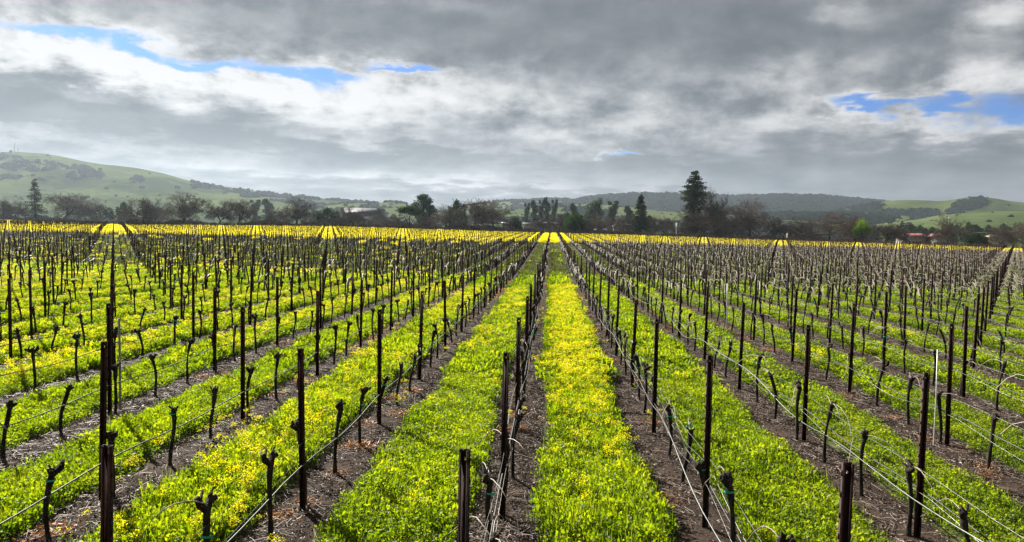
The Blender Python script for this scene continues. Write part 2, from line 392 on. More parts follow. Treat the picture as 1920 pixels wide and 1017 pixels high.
class LB:
    """collects folded diamond leaves and tubes"""
    def __init__(s): s.v = []; s.q = []; s.t = []; s.mi = []; s.at = []; s.n = 0; s.tm = []
    def leaves(s, base, d, length, width, tint, mat=0, fold=.25):
        n = len(base); d = d / np.linalg.norm(d, axis=1, keepdims=True)
        r = RS.normal(size=(n, 3)); side = np.cross(d, r); side /= np.linalg.norm(side, axis=1, keepdims=True) + 1e-9
        up = np.cross(side, d)
        L = np.asarray(length).reshape(-1, 1) * np.ones((n, 1)); W = np.asarray(width).reshape(-1, 1) * np.ones((n, 1))
        a = base; b = base + d * L * .55 + side * W * .5 + up * W * fold; c = base + d * L; e = base + d * L * .5 - side * W * .5 + up * W * fold
        s.v.append(np.stack([a, b, c, e], 1).reshape(-1, 3))
        i = s.n + np.arange(n) * 4
        s.t.append(np.concatenate([np.stack([i, i + 1, i + 2], -1), np.stack([i, i + 2, i + 3], -1)])); s.tm.append(np.full(2 * n, mat))
        s.at.append(np.repeat(np.asarray(tint) * np.ones(n), 4)); s.n += 4 * n
    def tube(s, pts, rad, sides=4, mat=0, tint=.5, cap=True):
        pts = np.asarray(pts, float); n = len(pts); rad = np.ones(n) * rad
        t = np.gradient(pts, axis=0); t /= np.linalg.norm(t, axis=1, keepdims=True) + 1e-9
        ref = np.array([0, 0, 1.]) if abs(t[0][2]) < .8 else np.array([1., 0, 0])
        rr = []
        for k in range(n):
            u = np.cross(t[k], ref); u /= np.linalg.norm(u) + 1e-9; w = np.cross(t[k], u)
            a = np.arange(sides) * 2 * math.pi / sides
            rr.append(pts[k] + rad[k] * (np.cos(a)[:, None] * u + np.sin(a)[:, None] * w))
        s.v.append(np.concatenate(rr))
        for k in range(n - 1):
            a = s.n + k * sides + np.arange(sides); b = s.n + k * sides + (np.arange(sides) + 1) % sides
            s.q.append(np.stack([a, b, b + sides, a + sides], -1)); s.mi.append(np.full(sides, mat))
        s.at.append(np.full(n * sides, tint)); s.n += n * sides
        if cap and sides > 2:
            e = s.n - sides
            f = np.array([[e, e + k, e + k + 1] for k in range(1, sides - 1)]); s.t.append(f); s.tm.append(np.full(len(f), mat))
    def segs(s, p0, p1, r0, r1, sides=3, mat=0, tint=.5):
        """many straight tapered prisms at once"""
        n = len(p0); t = p1 - p0; t /= np.linalg.norm(t, axis=1, keepdims=True) + 1e-9
        ref = np.where(np.abs(t[:, 2:3]) < .8, np.array([[0, 0, 1.]]), np.array([[1., 0, 0]]))
        u = np.cross(t, ref); u /= np.linalg.norm(u, axis=1, keepdims=True); w = np.cross(t, u)
        vs = []
        for P, R in ((p0, r0), (p1, r1)):
            for k in range(sides):
                a = 2 * math.pi * k / sides
                vs.append(P + np.asarray(R)[:, None] * (math.cos(a) * u + math.sin(a) * w))
        v = np.stack(vs, 1); s.v.append(v.reshape(-1, 3))
        i = s.n + np.arange(n) * 2 * sides
        for k in range(sides):
            k2 = (k + 1) % sides
            s.q.append(np.stack([i + k, i + k2, i + sides + k2, i + sides + k], -1)); s.mi.append(np.full(n, mat))
        s.at.append(np.full(n * 2 * sides, tint)); s.n += n * 2 * sides
    def box(s, x0, x1, y0, y1, z0, z1, mat=0, tint=.5):
        v = np.array([[x, y, z] for z in (z0, z1) for y in (y0, y1) for x in (x0, x1)], float); s.v.append(v)
        f = np.array([[0, 2, 3, 1], [4, 5, 7, 6], [0, 1, 5, 4], [2, 6, 7, 3], [0, 4, 6, 2], [1, 3, 7, 5]]) + s.n
        s.q.append(f); s.mi.append(np.full(6, mat)); s.at.append(np.full(8, tint)); s.n += 8
    def poly(s, pts, faces, mat=0):
        s.v.append(np.array(pts, float)); s.at.append(np.full(len(pts), .5))
        for f in faces:
            a = np.array([f]) + s.n
            if len(f) == 4: s.q.append(a); s.mi.append(np.array([mat]))
            else:
                for k in range(1, len(f) - 1):
                    s.t.append(np.array([[f[0], f[k], f[k + 1]]]) + s.n); s.tm.append(np.array([mat]))
        s.n += len(pts)
    def mesh(s, name, mats, smooth=False):
        fs, mi = [], []
        if s.q: fs.append(np.concatenate(s.q)); mi.append(np.concatenate(s.mi))
        if s.t: fs.append(np.concatenate(s.t)); mi.append(np.concatenate(s.tm))
        return np_mesh(name, np.concatenate(s.v), fs, mats, np.concatenate(mi), np.concatenate(s.at), smooth)

def disc(n, r, p=.5):
    a = RS.rand(n) * 2 * math.pi; q = r * RS.rand(n) ** p
    return np.stack([np.cos(a) * q, np.sin(a) * q], -1), q / r
def tuft(r, n, h, L, W, blades=0, mat=M_cover, dome=.5):
    lb = LB()
    xy, q = disc(n, r)
    z = h * (1 - dome * q ** 2) * (RS.rand(n) ** .6)
    base = np.concatenate([xy, z[:, None]], 1)
    d = np.concatenate([xy / r * .6 + RS.normal(size=(n, 2)) * .7, (RS.rand(n, 1) * .9 + .0)], 1)
    lb.leaves(base, d, L * (.5 + RS.rand(n)), W * (.6 + .8 * RS.rand(n)), np.clip(.15 + .6 * z / h + .35 * (RS.rand(n) - .4), 0, 1))  # lower leaves tinted darker, shade inside the clump put into the leaf colour
    if blades:
        xy, q = disc(blades, r)
        base = np.concatenate([xy, np.zeros((blades, 1))], 1)
        d = np.concatenate([RS.normal(size=(blades, 2)) * .35, np.ones((blades, 1))], 1)
        lb.leaves(base, d, h * (.7 + .8 * RS.rand(blades)), W * .22, RS.rand(blades) * .6 + .3)
    return lb.mesh('cover_clump', [mat])
def mustard(r, stems, h, heads, petals, psize, leaves, hl=.05, lo=.55, head_r=.028):
    lb = LB()
    xy, q = disc(stems, r)
    for i in range(stems):
        hh = h * (lo + (1 - lo) * RS.rand()); lean = RS.normal(size=2) * .10 * hh
        p0 = np.array([xy[i][0], xy[i][1], 0]); p1 = p0 + [lean[0] * .4, lean[1] * .4, hh * .55]; p2 = p0 + [lean[0], lean[1], hh]
        if psize < .05:
            lb.tube([p0, p1, p2], [.004, .003, .002], 3, 0, .45, False)
        tops = [p2]
        for k in range(heads - 1):
            b = p1 + (p2 - p1) * RS.rand() * .7; e = b + np.array([RS.normal() * .05, RS.normal() * .05, .05 + RS.rand() * .10]) * (h / .45)
            if psize < .05: lb.tube([b, e], [.002, .0015], 3, 0, .5, False)
            tops.append(e)
        T = np.repeat(np.array(tops), petals, 0); n = len(T)
        off = RS.normal(size=(n, 3)) * head_r * [1, 1, .7]
        d = off + [0, 0, head_r * .6] + RS.normal(size=(n, 3)) * head_r * .5
        lb.leaves(T + off, d, psize * (.7 + .6 * RS.rand(n)), psize * (.7 + .5 * RS.rand(n)), RS.rand(n), 1, .1)
    n = leaves
    xy, q = disc(n, r)
    z = h * .7 * RS.rand(n) ** 1.2
    d = np.concatenate([RS.normal(size=(n, 2)), RS.rand(n, 1) * 1.0], 1)
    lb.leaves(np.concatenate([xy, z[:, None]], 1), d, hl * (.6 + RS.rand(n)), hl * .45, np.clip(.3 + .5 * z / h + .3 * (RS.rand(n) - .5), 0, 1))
    return lb.mesh('mustard_clump', [M_cover, M_petal])

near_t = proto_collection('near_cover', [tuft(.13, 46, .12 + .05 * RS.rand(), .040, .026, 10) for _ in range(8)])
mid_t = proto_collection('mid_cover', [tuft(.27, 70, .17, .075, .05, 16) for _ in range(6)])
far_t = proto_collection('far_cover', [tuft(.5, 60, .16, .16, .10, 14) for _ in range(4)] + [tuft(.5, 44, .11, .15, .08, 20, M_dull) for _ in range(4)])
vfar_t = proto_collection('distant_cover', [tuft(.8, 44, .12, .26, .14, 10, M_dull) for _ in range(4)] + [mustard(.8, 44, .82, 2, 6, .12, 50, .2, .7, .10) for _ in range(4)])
near_m = proto_collection('near_mustard', [mustard(.10, 1 + _ % 2, .40, 2 + _ % 2, 18, .017, 12, .05, .6, .021) for _ in range(8)])
mid_m = proto_collection('mid_mustard', [mustard(.24, 4, .42, 2 + _ % 2, 11, .024, 26, .07, .5, .024) for _ in range(6)])
far_m = proto_collection('far_mustard', [mustard(.42, 12, .34, 2, 7, .052, 40, .11, .5, .045) for _ in range(5)])

# where things grow: strips between rows, k = index of the row on their left
def strip_half(k, y):
    return np.interp(y, [10, 30, 60], [.66, .60, .57]) + .09 * (vnoise(y * .35, k * 3.1, 5) - .5) * 2 + .06 * (vnoise(y * 1.7, k * 5.3, 8) - .5) * 2
def yellow_density(x, y, k):
    """0..1 share of mustard"""
    n = fbm(x * .35, y * .22, 21, 3); n2 = fbm(x * .07, y * .045, 4, 3)
    far = np.clip((y - np.interp(x, [-160, -60, 0, 60, 140], [128, 140, 150, 172, 192]) - 8 * (n2 - .5)) / 10, 0, 1)
    d = np.zeros_like(x)
    # central mustard strip
    d = np.where(k == 0, np.clip((y - 9) / 9, .07, 1) * np.clip((58 - y) / 2.5, 0, 1) * (.62 + .45 * n), d)
    d = np.where(k == -1, np.clip((y - 18) / 10, .02, .55) * np.clip((46 - y) / 8, 0, 1) * (.05 + .9 * n), d)
    d = np.where(k == -2, np.clip((y - 6.5) / 3, .05, .75) * np.clip((46 - y) / 8, 0, 1) * (.0 + .85 * n), d)
    lowk = (k == -3) | (k == -4)
    d = np.where(lowk, np.clip((y - np.where(k == -3, 30, 17)) / 8, 0, .8) * np.clip((58 - y) / 8, 0, 1) * (.1 + n), d)
    d = np.where(k <= -5, np.clip((y - 9) / 4, .15, 1.0) * np.clip((70 - y) / 20, .12, 1) * np.clip((n2 - .2) * 3, 0.1, 1) * (.0 + .85 * n), d)
    r = (k >= 3) * np.clip((n - .64) * 4, 0, 1) * np.clip((34 - y) / 6, 0, 1) * .22
    d = np.where(k >= 2, r, d)
    d = np.where(k == 1, .004, d)
    return np.clip(np.maximum(d, far), 0, 1)
def strip_points(y0, y1, pitch, xpad=1.08):
    """jittered points inside the green strips, only where the camera region could see them"""
    out = []
    xr = lambda y: (px_X(-160, y) - 2.5, px_X(2080, y) + 2.5)
    k0 = int((xr(y1)[0] - X0) / SP) - 1; k1 = int((xr(y1)[1] - X0) / SP) + 1
    for k in range(k0, k1 + 1):
        cx = X0 + (k + .5) * SP
        ya = y0
        # first y at which this strip comes into the frame
        yy = np.arange(y0, y1, .5); lo = np.array([xr(t)[0] for t in yy]); hi = np.array([xr(t)[1] for t in yy])
        vis = yy[(cx > lo) & (cx < hi)]
        if not len(vis): continue
        ya, yb = vis[0], vis[-1] + .5
        nx = max(2, int(round(1.7 / pitch))); ny = int((yb - ya) / pitch) + 1
        gx, gy = np.meshgrid((np.arange(nx) + .5) / nx * 2 - 1, ya + np.arange(ny) * pitch)
        gx = gx + (RS.rand(*gx.shape) - .5) * 2.2 / nx; gy = gy + (RS.rand(*gy.shape) - .5) * pitch * 1.2
        hw = strip_half(k, gy)
        x = cx + gx * 1.0
        keep = np.abs(x - cx) < hw + (RS.rand(*x.shape) - .5) * .16
        keep &= gy < y_end(x)
        x = x[keep]; y = gy[keep]
        out.append(np.stack([x, y, np.full(x.shape, k)], -1))
    p = np.concatenate(out)
    return p[:, 0], p[:, 1], p[:, 2]
def place(x, y, hs, ss, jitter=.25):
    n = len(x)
    pts = np.stack([x, y, ground(x, y) - .005], -1)
    rot = np.stack([RS.normal(size=n) * .06, RS.normal(size=n) * .06, RS.rand(n) * 6.283], -1)
    s = ss * (1 + (RS.rand(n) - .5) * 2 * jitter)
    scl = np.stack([s, s, s * hs], -1)
    return pts, rot, scl
def lushness(x, y, k):
    """height factor of the low cover crop"""
    h = 1.0 + 1.2 * (fbm(x * .8, y * .6, 31, 3) - .3)
    h = h * np.where(k == 0, 1.25, np.where(k >= 2, .72, 1.0)) * np.where((k == -2), 1.15, 1.0)
    return np.clip(h, .35, 1.8)
NS = {}
def cover():
    x, y, k = strip_points(3.6, 17, .095)
    th = np.where(k >= 2, .80, 1.0); m = RS.rand(len(x)) < th; x, y, k = x[m], y[m], k[m]
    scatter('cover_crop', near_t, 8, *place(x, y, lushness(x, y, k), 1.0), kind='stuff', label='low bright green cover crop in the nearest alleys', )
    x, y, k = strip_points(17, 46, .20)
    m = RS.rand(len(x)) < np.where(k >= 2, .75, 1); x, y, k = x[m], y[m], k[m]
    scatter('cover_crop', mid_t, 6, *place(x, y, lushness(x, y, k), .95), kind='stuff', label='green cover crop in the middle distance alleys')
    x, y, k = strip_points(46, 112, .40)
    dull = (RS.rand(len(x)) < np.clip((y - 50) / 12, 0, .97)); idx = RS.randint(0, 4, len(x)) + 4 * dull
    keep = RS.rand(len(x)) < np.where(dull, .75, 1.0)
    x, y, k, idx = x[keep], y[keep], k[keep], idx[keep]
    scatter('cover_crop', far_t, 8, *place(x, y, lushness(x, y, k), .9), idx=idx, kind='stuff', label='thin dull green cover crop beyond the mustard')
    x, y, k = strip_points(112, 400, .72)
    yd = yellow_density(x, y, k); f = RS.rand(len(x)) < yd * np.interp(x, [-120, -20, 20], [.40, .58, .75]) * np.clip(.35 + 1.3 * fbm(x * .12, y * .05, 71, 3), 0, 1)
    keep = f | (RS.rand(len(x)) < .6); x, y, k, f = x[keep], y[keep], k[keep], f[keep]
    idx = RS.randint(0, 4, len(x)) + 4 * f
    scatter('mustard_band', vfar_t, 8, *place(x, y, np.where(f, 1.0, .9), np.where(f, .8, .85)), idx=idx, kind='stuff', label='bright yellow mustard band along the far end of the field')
    # mustard plants
    x, y, k = strip_points(3.6, 17, .13)
    m = RS.rand(len(x)) < yellow_density(x, y, k) * .62; x, y, k = x[m], y[m], k[m]
    scatter('mustard_flowers', near_m, 8, *place(x, y, .9, 1.0), kind='stuff', label='yellow mustard flowers in the nearest alleys')
    x, y, k = strip_points(17, 46, .24)
    m = RS.rand(len(x)) < yellow_density(x, y, k) * 1.0; x, y, k = x[m], y[m], k[m]
    scatter('mustard_flowers', mid_m, 6, *place(x, y, .85, .95), kind='stuff', label='yellow mustard flowers in the middle of the field')
    x, y, k = strip_points(46, 112, .42)
    m = RS.rand(len(x)) < yellow_density(x, y, k) * 1.0; x, y, k = x[m], y[m], k[m]
    scatter('mustard_flowers', far_m, 5, *place(x, y, .85, .9), kind='stuff', label='yellow mustard flowers where the field dips')
    # mustard leaning out over the bare soil beside the second row left and strays
    n = 900
    r = RS.randint(-7, 4, n); x = X0 + r * SP + RS.normal(size=n) * .32; y = 6 + RS.rand(n) * 36
    m = RS.rand(n) < np.where((r == -2) | (r <= -5), .8, np.where((r == -1) | (r == 0), .22, .10)); x, y = x[m], y[m]
    scatter('stray_mustard', near_m, 8, *place(x, y, .75, .9), kind='stuff', label='stray mustard plants on the bare soil under the vines')
cover()

# litter and dry weeds on the bare soil
def chips(n, r):
    lb = LB(); xy, q = disc(n, r)
    base = np.concatenate([xy, RS.rand(n, 1) * .010], 1)
    d = np.concatenate([RS.normal(size=(n, 2)), RS.normal(size=(n, 1)) * .16], 1)
    lb.leaves(base, d, .022 + .05 * RS.rand(n) ** 2, .010 + .012 * RS.rand(n), RS.rand(n), 0, .5)
    for _ in range(2):
        a = RS.rand() * 6.28; c = (RS.rand(2) - .5) * r; L = .12 + .2 * RS.rand()
        t = np.linspace(-.5, .5, 4)[:, None]
        pts = np.concatenate([c + t * L * [math.cos(a), math.sin(a)] + RS.normal(size=(4, 2)) * .012, .02 + .012 * RS.rand(4, 1)], 1)
        lb.tube(pts, .0035, 3, 0, .75 + .3 * RS.rand(), False)
    return lb.mesh('leaf_litter', [M_chip])
litter = proto_collection('leaf_litter', [chips(52, .24) for _ in range(6)])
def dryweed(n, r):
    lb = LB(); xy, q = disc(n, r)
    base = np.concatenate([xy, .05 * RS.rand(n, 1) * (1 - q[:, None])], 1)
    d = np.concatenate([RS.normal(size=(n, 2)), RS.rand(n, 1) * .5], 1)
    lb.leaves(base, d, .05 + .05 * RS.rand(n), .008 + .01 * RS.rand(n), RS.rand(n), 0, .2)
    return lb.mesh('dry_weed', [M_orange])
dry = proto_collection('dry_weed', [dryweed(90, .2) for _ in range(4)])
def soil_cover():
    pts = []
    for r in range(-9, 9):
        for y in np.arange(3.6, 34, .17 if abs(r) < 5 else .25):
            for dx in (-.48, -.32, -.16, 0, .16, .32, .48):
                pts.append((X0 + r * SP + dx + RS.normal() * .05, y + RS.normal() * .07))
    p = np.array(pts); X_, Y_ = p[:, 0], p[:, 1]
    ux, uy_, zf = project(X_, Y_, X_ * 0)
    m = (ux > -80) & (ux < 2000) & (uy_ < 1120) & (RS.rand(len(X_)) < .0 + 1.45 * fbm(X_ * .9, Y_ * .7, 44, 3)); p = p[m]
    P_, R_, S_ = place(p[:, 0], p[:, 1], 1, 1.0); P_[:, 2] += .004; R_[:, :2] *= .5
    scatter('leaf_litter', litter, 6, P_, R_, S_, kind='stuff', label='dry leaves and prunings littering the bare soil under the vines')
    n = 1500
    r = RS.randint(-10, 4, n); x = X0 + r * SP + RS.normal(size=n) * .22; y = 7 + RS.rand(n) ** .8 * 50
    m = (fbm(x * .45, y * .35, 55, 2) > .56) & (RS.rand(n) < np.where(r < 1, .9, .45)); x, y = x[m], y[m]
    scatter('dry_weeds', dry, 4, *place(x, y, .8, 1.1), kind='stuff', label='orange brown dried weeds along the vine rows')
soil_cover()

# ------------------------------------------------------------------ trellis posts
def post_mesh(hh=2.02, simple_=False):
    lb = LB(); w, d, t = .034, .036, .0045
    if simple_:
        lb.box(-w, w, -.012, .016, -.1, hh); return lb.mesh('trellis_post', [M_steel])
    zs = hh - .075
    lb.box(-w + t, w - t, d / 2 - t, d / 2, -.3, zs)
    lb.box(-w + t, -.007, d / 2 - t, d / 2, zs, zs + .02); lb.box(.007, w - t, d / 2 - t, d / 2, zs, zs + .02)
    lb.box(-w + t, w - t, d / 2 - t, d / 2, zs + .02, hh - .002)
    for s in (-1, 1):
        a, b = sorted((s * (w - t), s * w)); lb.box(a, b, -d / 2, d / 2, -.3, hh)
        a, b = sorted((s * (w - t), s * (w - t - .012))); lb.box(a, b, -d / 2, -d / 2 + t, -.3, hh - .004)
        for k in range(12):
            z = .45 + k * .135; a, b = sorted((s * w, s * (w + .006)))
            lb.box(a, b, -.008, .006, z, z + .035)
    return lb.mesh('trellis_post', [M_steel])
PM = post_mesh()
ONES = ['', 'first', 'second', 'third', 'fourth', 'fifth', 'sixth', 'seventh', 'eighth', 'ninth', 'tenth', 'eleventh', 'twelfth', 'thirteenth', 'fourteenth', 'fifteenth', 'sixteenth', 'seventeenth', 'eighteenth', 'nineteenth']
TENS = {20: 'twent', 30: 'thirt', 40: 'fort', 50: 'fift', 60: 'sixt', 70: 'sevent', 80: 'eight', 90: 'ninet'}
def ordinal(n):
    if n >= 100: return 'hundred and ' + ordinal(n - 100) if n > 100 else 'hundredth'
    if n < 20: return ONES[n]
    t = n // 10 * 10
    return TENS[t] + 'ieth' if n == t else TENS[t] + 'y ' + ONES[n - t]
def row_name(r):
    if r == 0: return 'in the central vine row'
    return '%s vine row %s of centre' % (ordinal(abs(r)), 'right' if r > 0 else 'left')
posts = []
for r in range(-175, 100):
    x = X0 + r * SP
    iend = int((float(y_end(x)) - Z0) / DZ)
    i = np.arange(0, iend + 1); y = Z0 + DZ * i + .0037 * r
    ux, uyy, zf = project(np.full(len(y), x), y, ground(np.full(len(y), x), y) + 1.6)
    inm = (ux > -190) & (ux < 2110)
    for a, b, u, v in zip(i[inm], y[inm], ux[inm], uyy[inm]): posts.append((r, int(a), x, float(b), float(u), float(v)))
FIX = {(0, 0): (0, .042), (-1, 0): (0, -.04), (-2, 1): (-.10, -.02), (2, 1): (.03, -.07), (1, 0): (0, .035), (1, 1): (.0, .04), (0, 2): (0, -.04), (2, 2): (.06, -.03), (1, 2): (-.06, 0), (-1, 1): (0, -.03)}
inframe = [p for p in posts if -25 < p[4] < 1945 and p[5] < 1017]
inframe.sort(key=lambda p: p[3])
ind = inframe[:300]; indset = {(p[0], p[1]) for p in ind}
count = {}
GP = 'steel trellis posts standing along the vine rows'
for p in sorted(ind, key=lambda p: (p[0], p[1])):
    r, i, x, y = p[:4]
    count[r] = count.get(r, 0) + 1
    fx, fh = FIX.get((r, i), (rnd.gauss(0, .025), rnd.gauss(0, .03)))
    z = float(ground(x, y))
    o = bpy.data.objects.new('trellis_post', PM); col.objects.link(o)
    lean = rnd.gauss(0, .007) if p[3] < 14 else rnd.gauss(0, .014)
    o.location = (x + fx, y, z); o.rotation_euler = (rnd.gauss(0, .012), lean, rnd.gauss(0, .12)); o.scale = (1, 1, (2.02 + fh) / 2.02)
    n = count[r]
    o['label'] = ('rusty brown steel post, nearest the camera, %s' if n == 1 else 'rusty brown steel post, ' + ordinal(n) + ' from the front, %s') % row_name(r)
    o['category'] = 'post'; o['group'] = GP
rest = [p for p in posts if (p[0], p[1]) not in indset]
A = np.array([(p[2], p[3]) for p in rest]); n = len(A)
pc = proto_collection('far_post', [post_mesh(2.02, True)])
A[:, 0] += RS.normal(size=n) * .02
scatter('distant_trellis_posts', pc, 1, np.stack([A[:, 0], A[:, 1], ground(A[:, 0], A[:, 1])], -1), RS.normal(size=(n, 3)) * [.015, .015, .1], np.stack([np.full(n, 1.25), np.ones(n), 1 + RS.normal(size=n) * .025], -1),
        kind='stuff', label='the many farther trellis posts standing in the vineyard')

# ------------------------------------------------------------------ vines
def trunk_mesh(seed, lowpoly=False):
    R = np.random.RandomState(seed); lb = LB(); H = .76 + .24 * R.rand()
    n = 5 if lowpoly else 9
    t = np.linspace(0, 1, n); ph = R.rand() * 6
    bend = (.04 + .06 * R.rand()) * np.sin(t * 3 + ph) * t; bend2 = .03 * np.sin(t * 4 + ph * 2) * t
    pts = np.stack([bend + .02 * R.normal() * t, bend2, -.06 + t * (H + .06)], -1)
    rad = .027 + .006 * R.normal(size=n) * .6; rad[0] += .012; rad[-1] = .026 + .012 * R.rand(); rad[-2] = .028 + .014 * R.rand()
    lb.tube(pts, rad * (1.15 if lowpoly else 1), 4 if lowpoly else 7)
    top = pts[-1]
    for a in range(2 if lowpoly else 2 + R.randint(2)):
        s = 1 if a % 2 else -1
        L = (.03 + .15 * R.rand() ** 2)
        if not lowpoly and a == 2: L *= .5
        e1 = top + [R.normal() * .03 + s * .02, s * L * .6, .01 + .03 * R.rand()]
        e2 = e1 + [R.normal() * .03, s * L * .5, .02 + .06 * R.rand() ** 2]
        lb.tube([top - [0, 0, .03], e1, e2], [.034, .028 + .010 * R.rand(), .017 + .009 * R.rand()], 4 if lowpoly else 6)
        if not lowpoly:
            for _ in range(2):
                b = e1 + R.normal(size=3) * .012; lb.tube([b, b + [R.normal() * .03, R.normal() * .03, .03 + .04 * R.rand()]], [.016, .011], 4)
    return lb.mesh('vine_trunk', [M_bark], smooth=not lowpoly), top
def cane_mesh(seed, long_=True):
    R = np.random.RandomState(seed); lb = LB()
    s = 1 if R.rand() < .5 else -1; L = (.55 + .5 * R.rand()) if long_ else .15 + .15 * R.rand()
    up = .10 + .14 * R.rand(); n = 9; t = np.linspace(0, 1, n)
    droop = (.38 + .12 * R.rand()) if long_ else 0
    pts = np.stack([R.normal() * .05 * t + .05 * np.sin(t * 5 + R.rand() * 6) * t, s * L * t, up * np.sin(np.minimum(t * 2.6, 2.2)) - droop * t ** 1.6], -1)
    pts += R.normal(size=pts.shape) * .008 * t[:, None]
    lb.tube(pts, np.linspace(.0065, .0035, n), 4)
    return lb.mesh('vine_cane', [M_cane], True)
trunks = [trunk_mesh(100 + i) for i in range(10)]
canesL = [cane_mesh(200 + i) for i in range(8)]; canesS = [cane_mesh(300 + i, False) for i in range(5)]
def tape_mesh():
    lb = LB(); a = np.linspace(0, 2 * math.pi, 9)
    for k in range(8):
        p, q = a[k], a[k + 1]
        pts = [(.05 * math.cos(p), .05 * math.sin(p), 0), (.05 * math.cos(q), .05 * math.sin(q), 0), (.05 * math.cos(q), .05 * math.sin(q), .018), (.05 * math.cos(p), .05 * math.sin(p), .018)]
        lb.poly(pts, [(0, 1, 2, 3)])
    return lb.mesh('tie_tape', [M_tape])
TM = tape_mesh()
vines = []
for r in range(-175, 100):
    x = X0 + r * SP
    n = int((float(y_end(x)) - Z0) / VD)
    j = np.arange(-1, n); y = Z0 + VD * j + .0037 * r + .10
    ux, uyy, zf = project(np.full(len(y), x), y, ground(np.full(len(y), x), y) + .9)
    inm = (ux > -190) & (ux < 2110) & (zf > 2)
    for a, b, u, v, d in zip(j[inm], y[inm], ux[inm], uyy[inm], zf[inm]): vines.append((r, int(a), x, float(b), float(u), float(v), float(d)))
fr = sorted([p for p in vines if -25 < p[4] < 1945 and p[5] < 1040], key=lambda p: p[6])
indv = fr[:300]; vset = {(p[0], p[1]) for p in indv}
cnt = {}
GV = 'bare pruned grapevines along the rows'
for p in sorted(indv, key=lambda p: (p[0], p[1])):
    r, j, x, y = p[:4]; cnt[r] = cnt.get(r, 0) + 1; nn = cnt[r]
    X_ = x + rnd.gauss(0, .03); z = float(ground(x, y))
    tm, top = trunks[rnd.randrange(10)]
    s = 1 + rnd.gauss(0, .06)
    e = empty('grapevine', (X_, y + rnd.gauss(0, .08), z), rnd.choice((0, math.pi)) + rnd.gauss(0, .25), (1, 1, s), category='vine', group=GV)
    e.rotation_euler[1] = rnd.gauss(0, .03)
    long_ = rnd.random() < (.9 if r >= 1 else .55 if r == 0 else .38 if r == -1 else .22)
    e['label'] = ('vine %s, %s, %s' % ('with long cane' if long_ else 'pruned to a stub', 'nearest the camera' if nn == 1 else ordinal(nn) + ' from front', row_name(r)))
    add('trunk', tm, e)
    nc = (1 + (rnd.random() < .6) + (rnd.random() < .25)) if long_ else (1 if rnd.random() < .45 else 0)
    for _ in range(nc):
        c = add('cane', rnd.choice(canesL if long_ else canesS), e); c.location = top + np.array([0, 0, .02]); c.rotation_euler = (0, 0, rnd.gauss(0, .25) + (math.pi if rnd.random() < .5 else 0))
    if rnd.random() < .35:
        t = add('tie_tape', TM, e); zt = .55 + .3 * rnd.random(); t.location = (top[0] * zt, top[1] * zt, zt)
restv = [p for p in vines if (p[0], p[1]) not in vset]
def far_vine(seed, canes):
    lb = LB(); me, top = trunk_mesh(seed, True)
    R = np.random.RandomState(seed)
    v = np.array([vv.co[:] for vv in me.vertices]); 
    lb2 = LB(); lb2.v = [v]; lb2.n = len(v); lb2.at = [np.full(len(v), .5)]
    for pl in me.polygons:
        a = np.array([list(pl.vertices)])
        (lb2.q if len(pl.vertices) == 4 else lb2.t).append(a); (lb2.mi if len(pl.vertices) == 4 else lb2.tm).append(np.array([0]))
    for c in range(canes):
        s = 1 if c % 2 else -1; L = .5 + .5 * R.rand(); t = np.linspace(0, 1, 5)
        pts = np.stack([R.normal() * .1 * t, s * L * t, .2 * np.sin(t * 3) - .3 * t ** 2], -1) + top
        lb2.tube(pts, .0095, 3, 1, .5, False)
    return lb2.mesh('far_vine', [M_bark, M_cane])
fv = proto_collection('far_vine', [far_vine(400 + i, 0) for i in range(4)] + [far_vine(420 + i, 3 + i % 2) for i in range(5)])
A = np.array([(p[2], p[3]) for p in restv]); n = len(A)
rr_ = np.array([p[0] for p in restv])
keep = RS.rand(n) < .96; A, rr_ = A[keep], rr_[keep]; n = len(A)
hasc = RS.rand(n) < np.where(rr_ >= 1, .9, np.where(rr_ > -8, .35, .2)) * np.where(A[:, 1] > 185, .4, 1)
A[:, 0] += RS.normal(size=n) * .03; A[:, 1] += RS.normal(size=n) * .08
scatter('distant_vines', fv, 9, np.stack([A[:, 0], A[:, 1], ground(A[:, 0], A[:, 1])], -1), np.stack([RS.normal(size=n) * .06, RS.normal(size=n) * .06, RS.randint(0, 2, n) * math.pi + RS.normal(size=n) * .2], -1),
        np.stack([np.full(n, 1.3), np.ones(n) * 1.1, 1 + RS.normal(size=n) * .09], -1), idx=np.where(hasc, 4 + RS.randint(0, 5, n), RS.randint(0, 4, n)), kind='stuff', label='the many farther pruned vines of the vineyard')

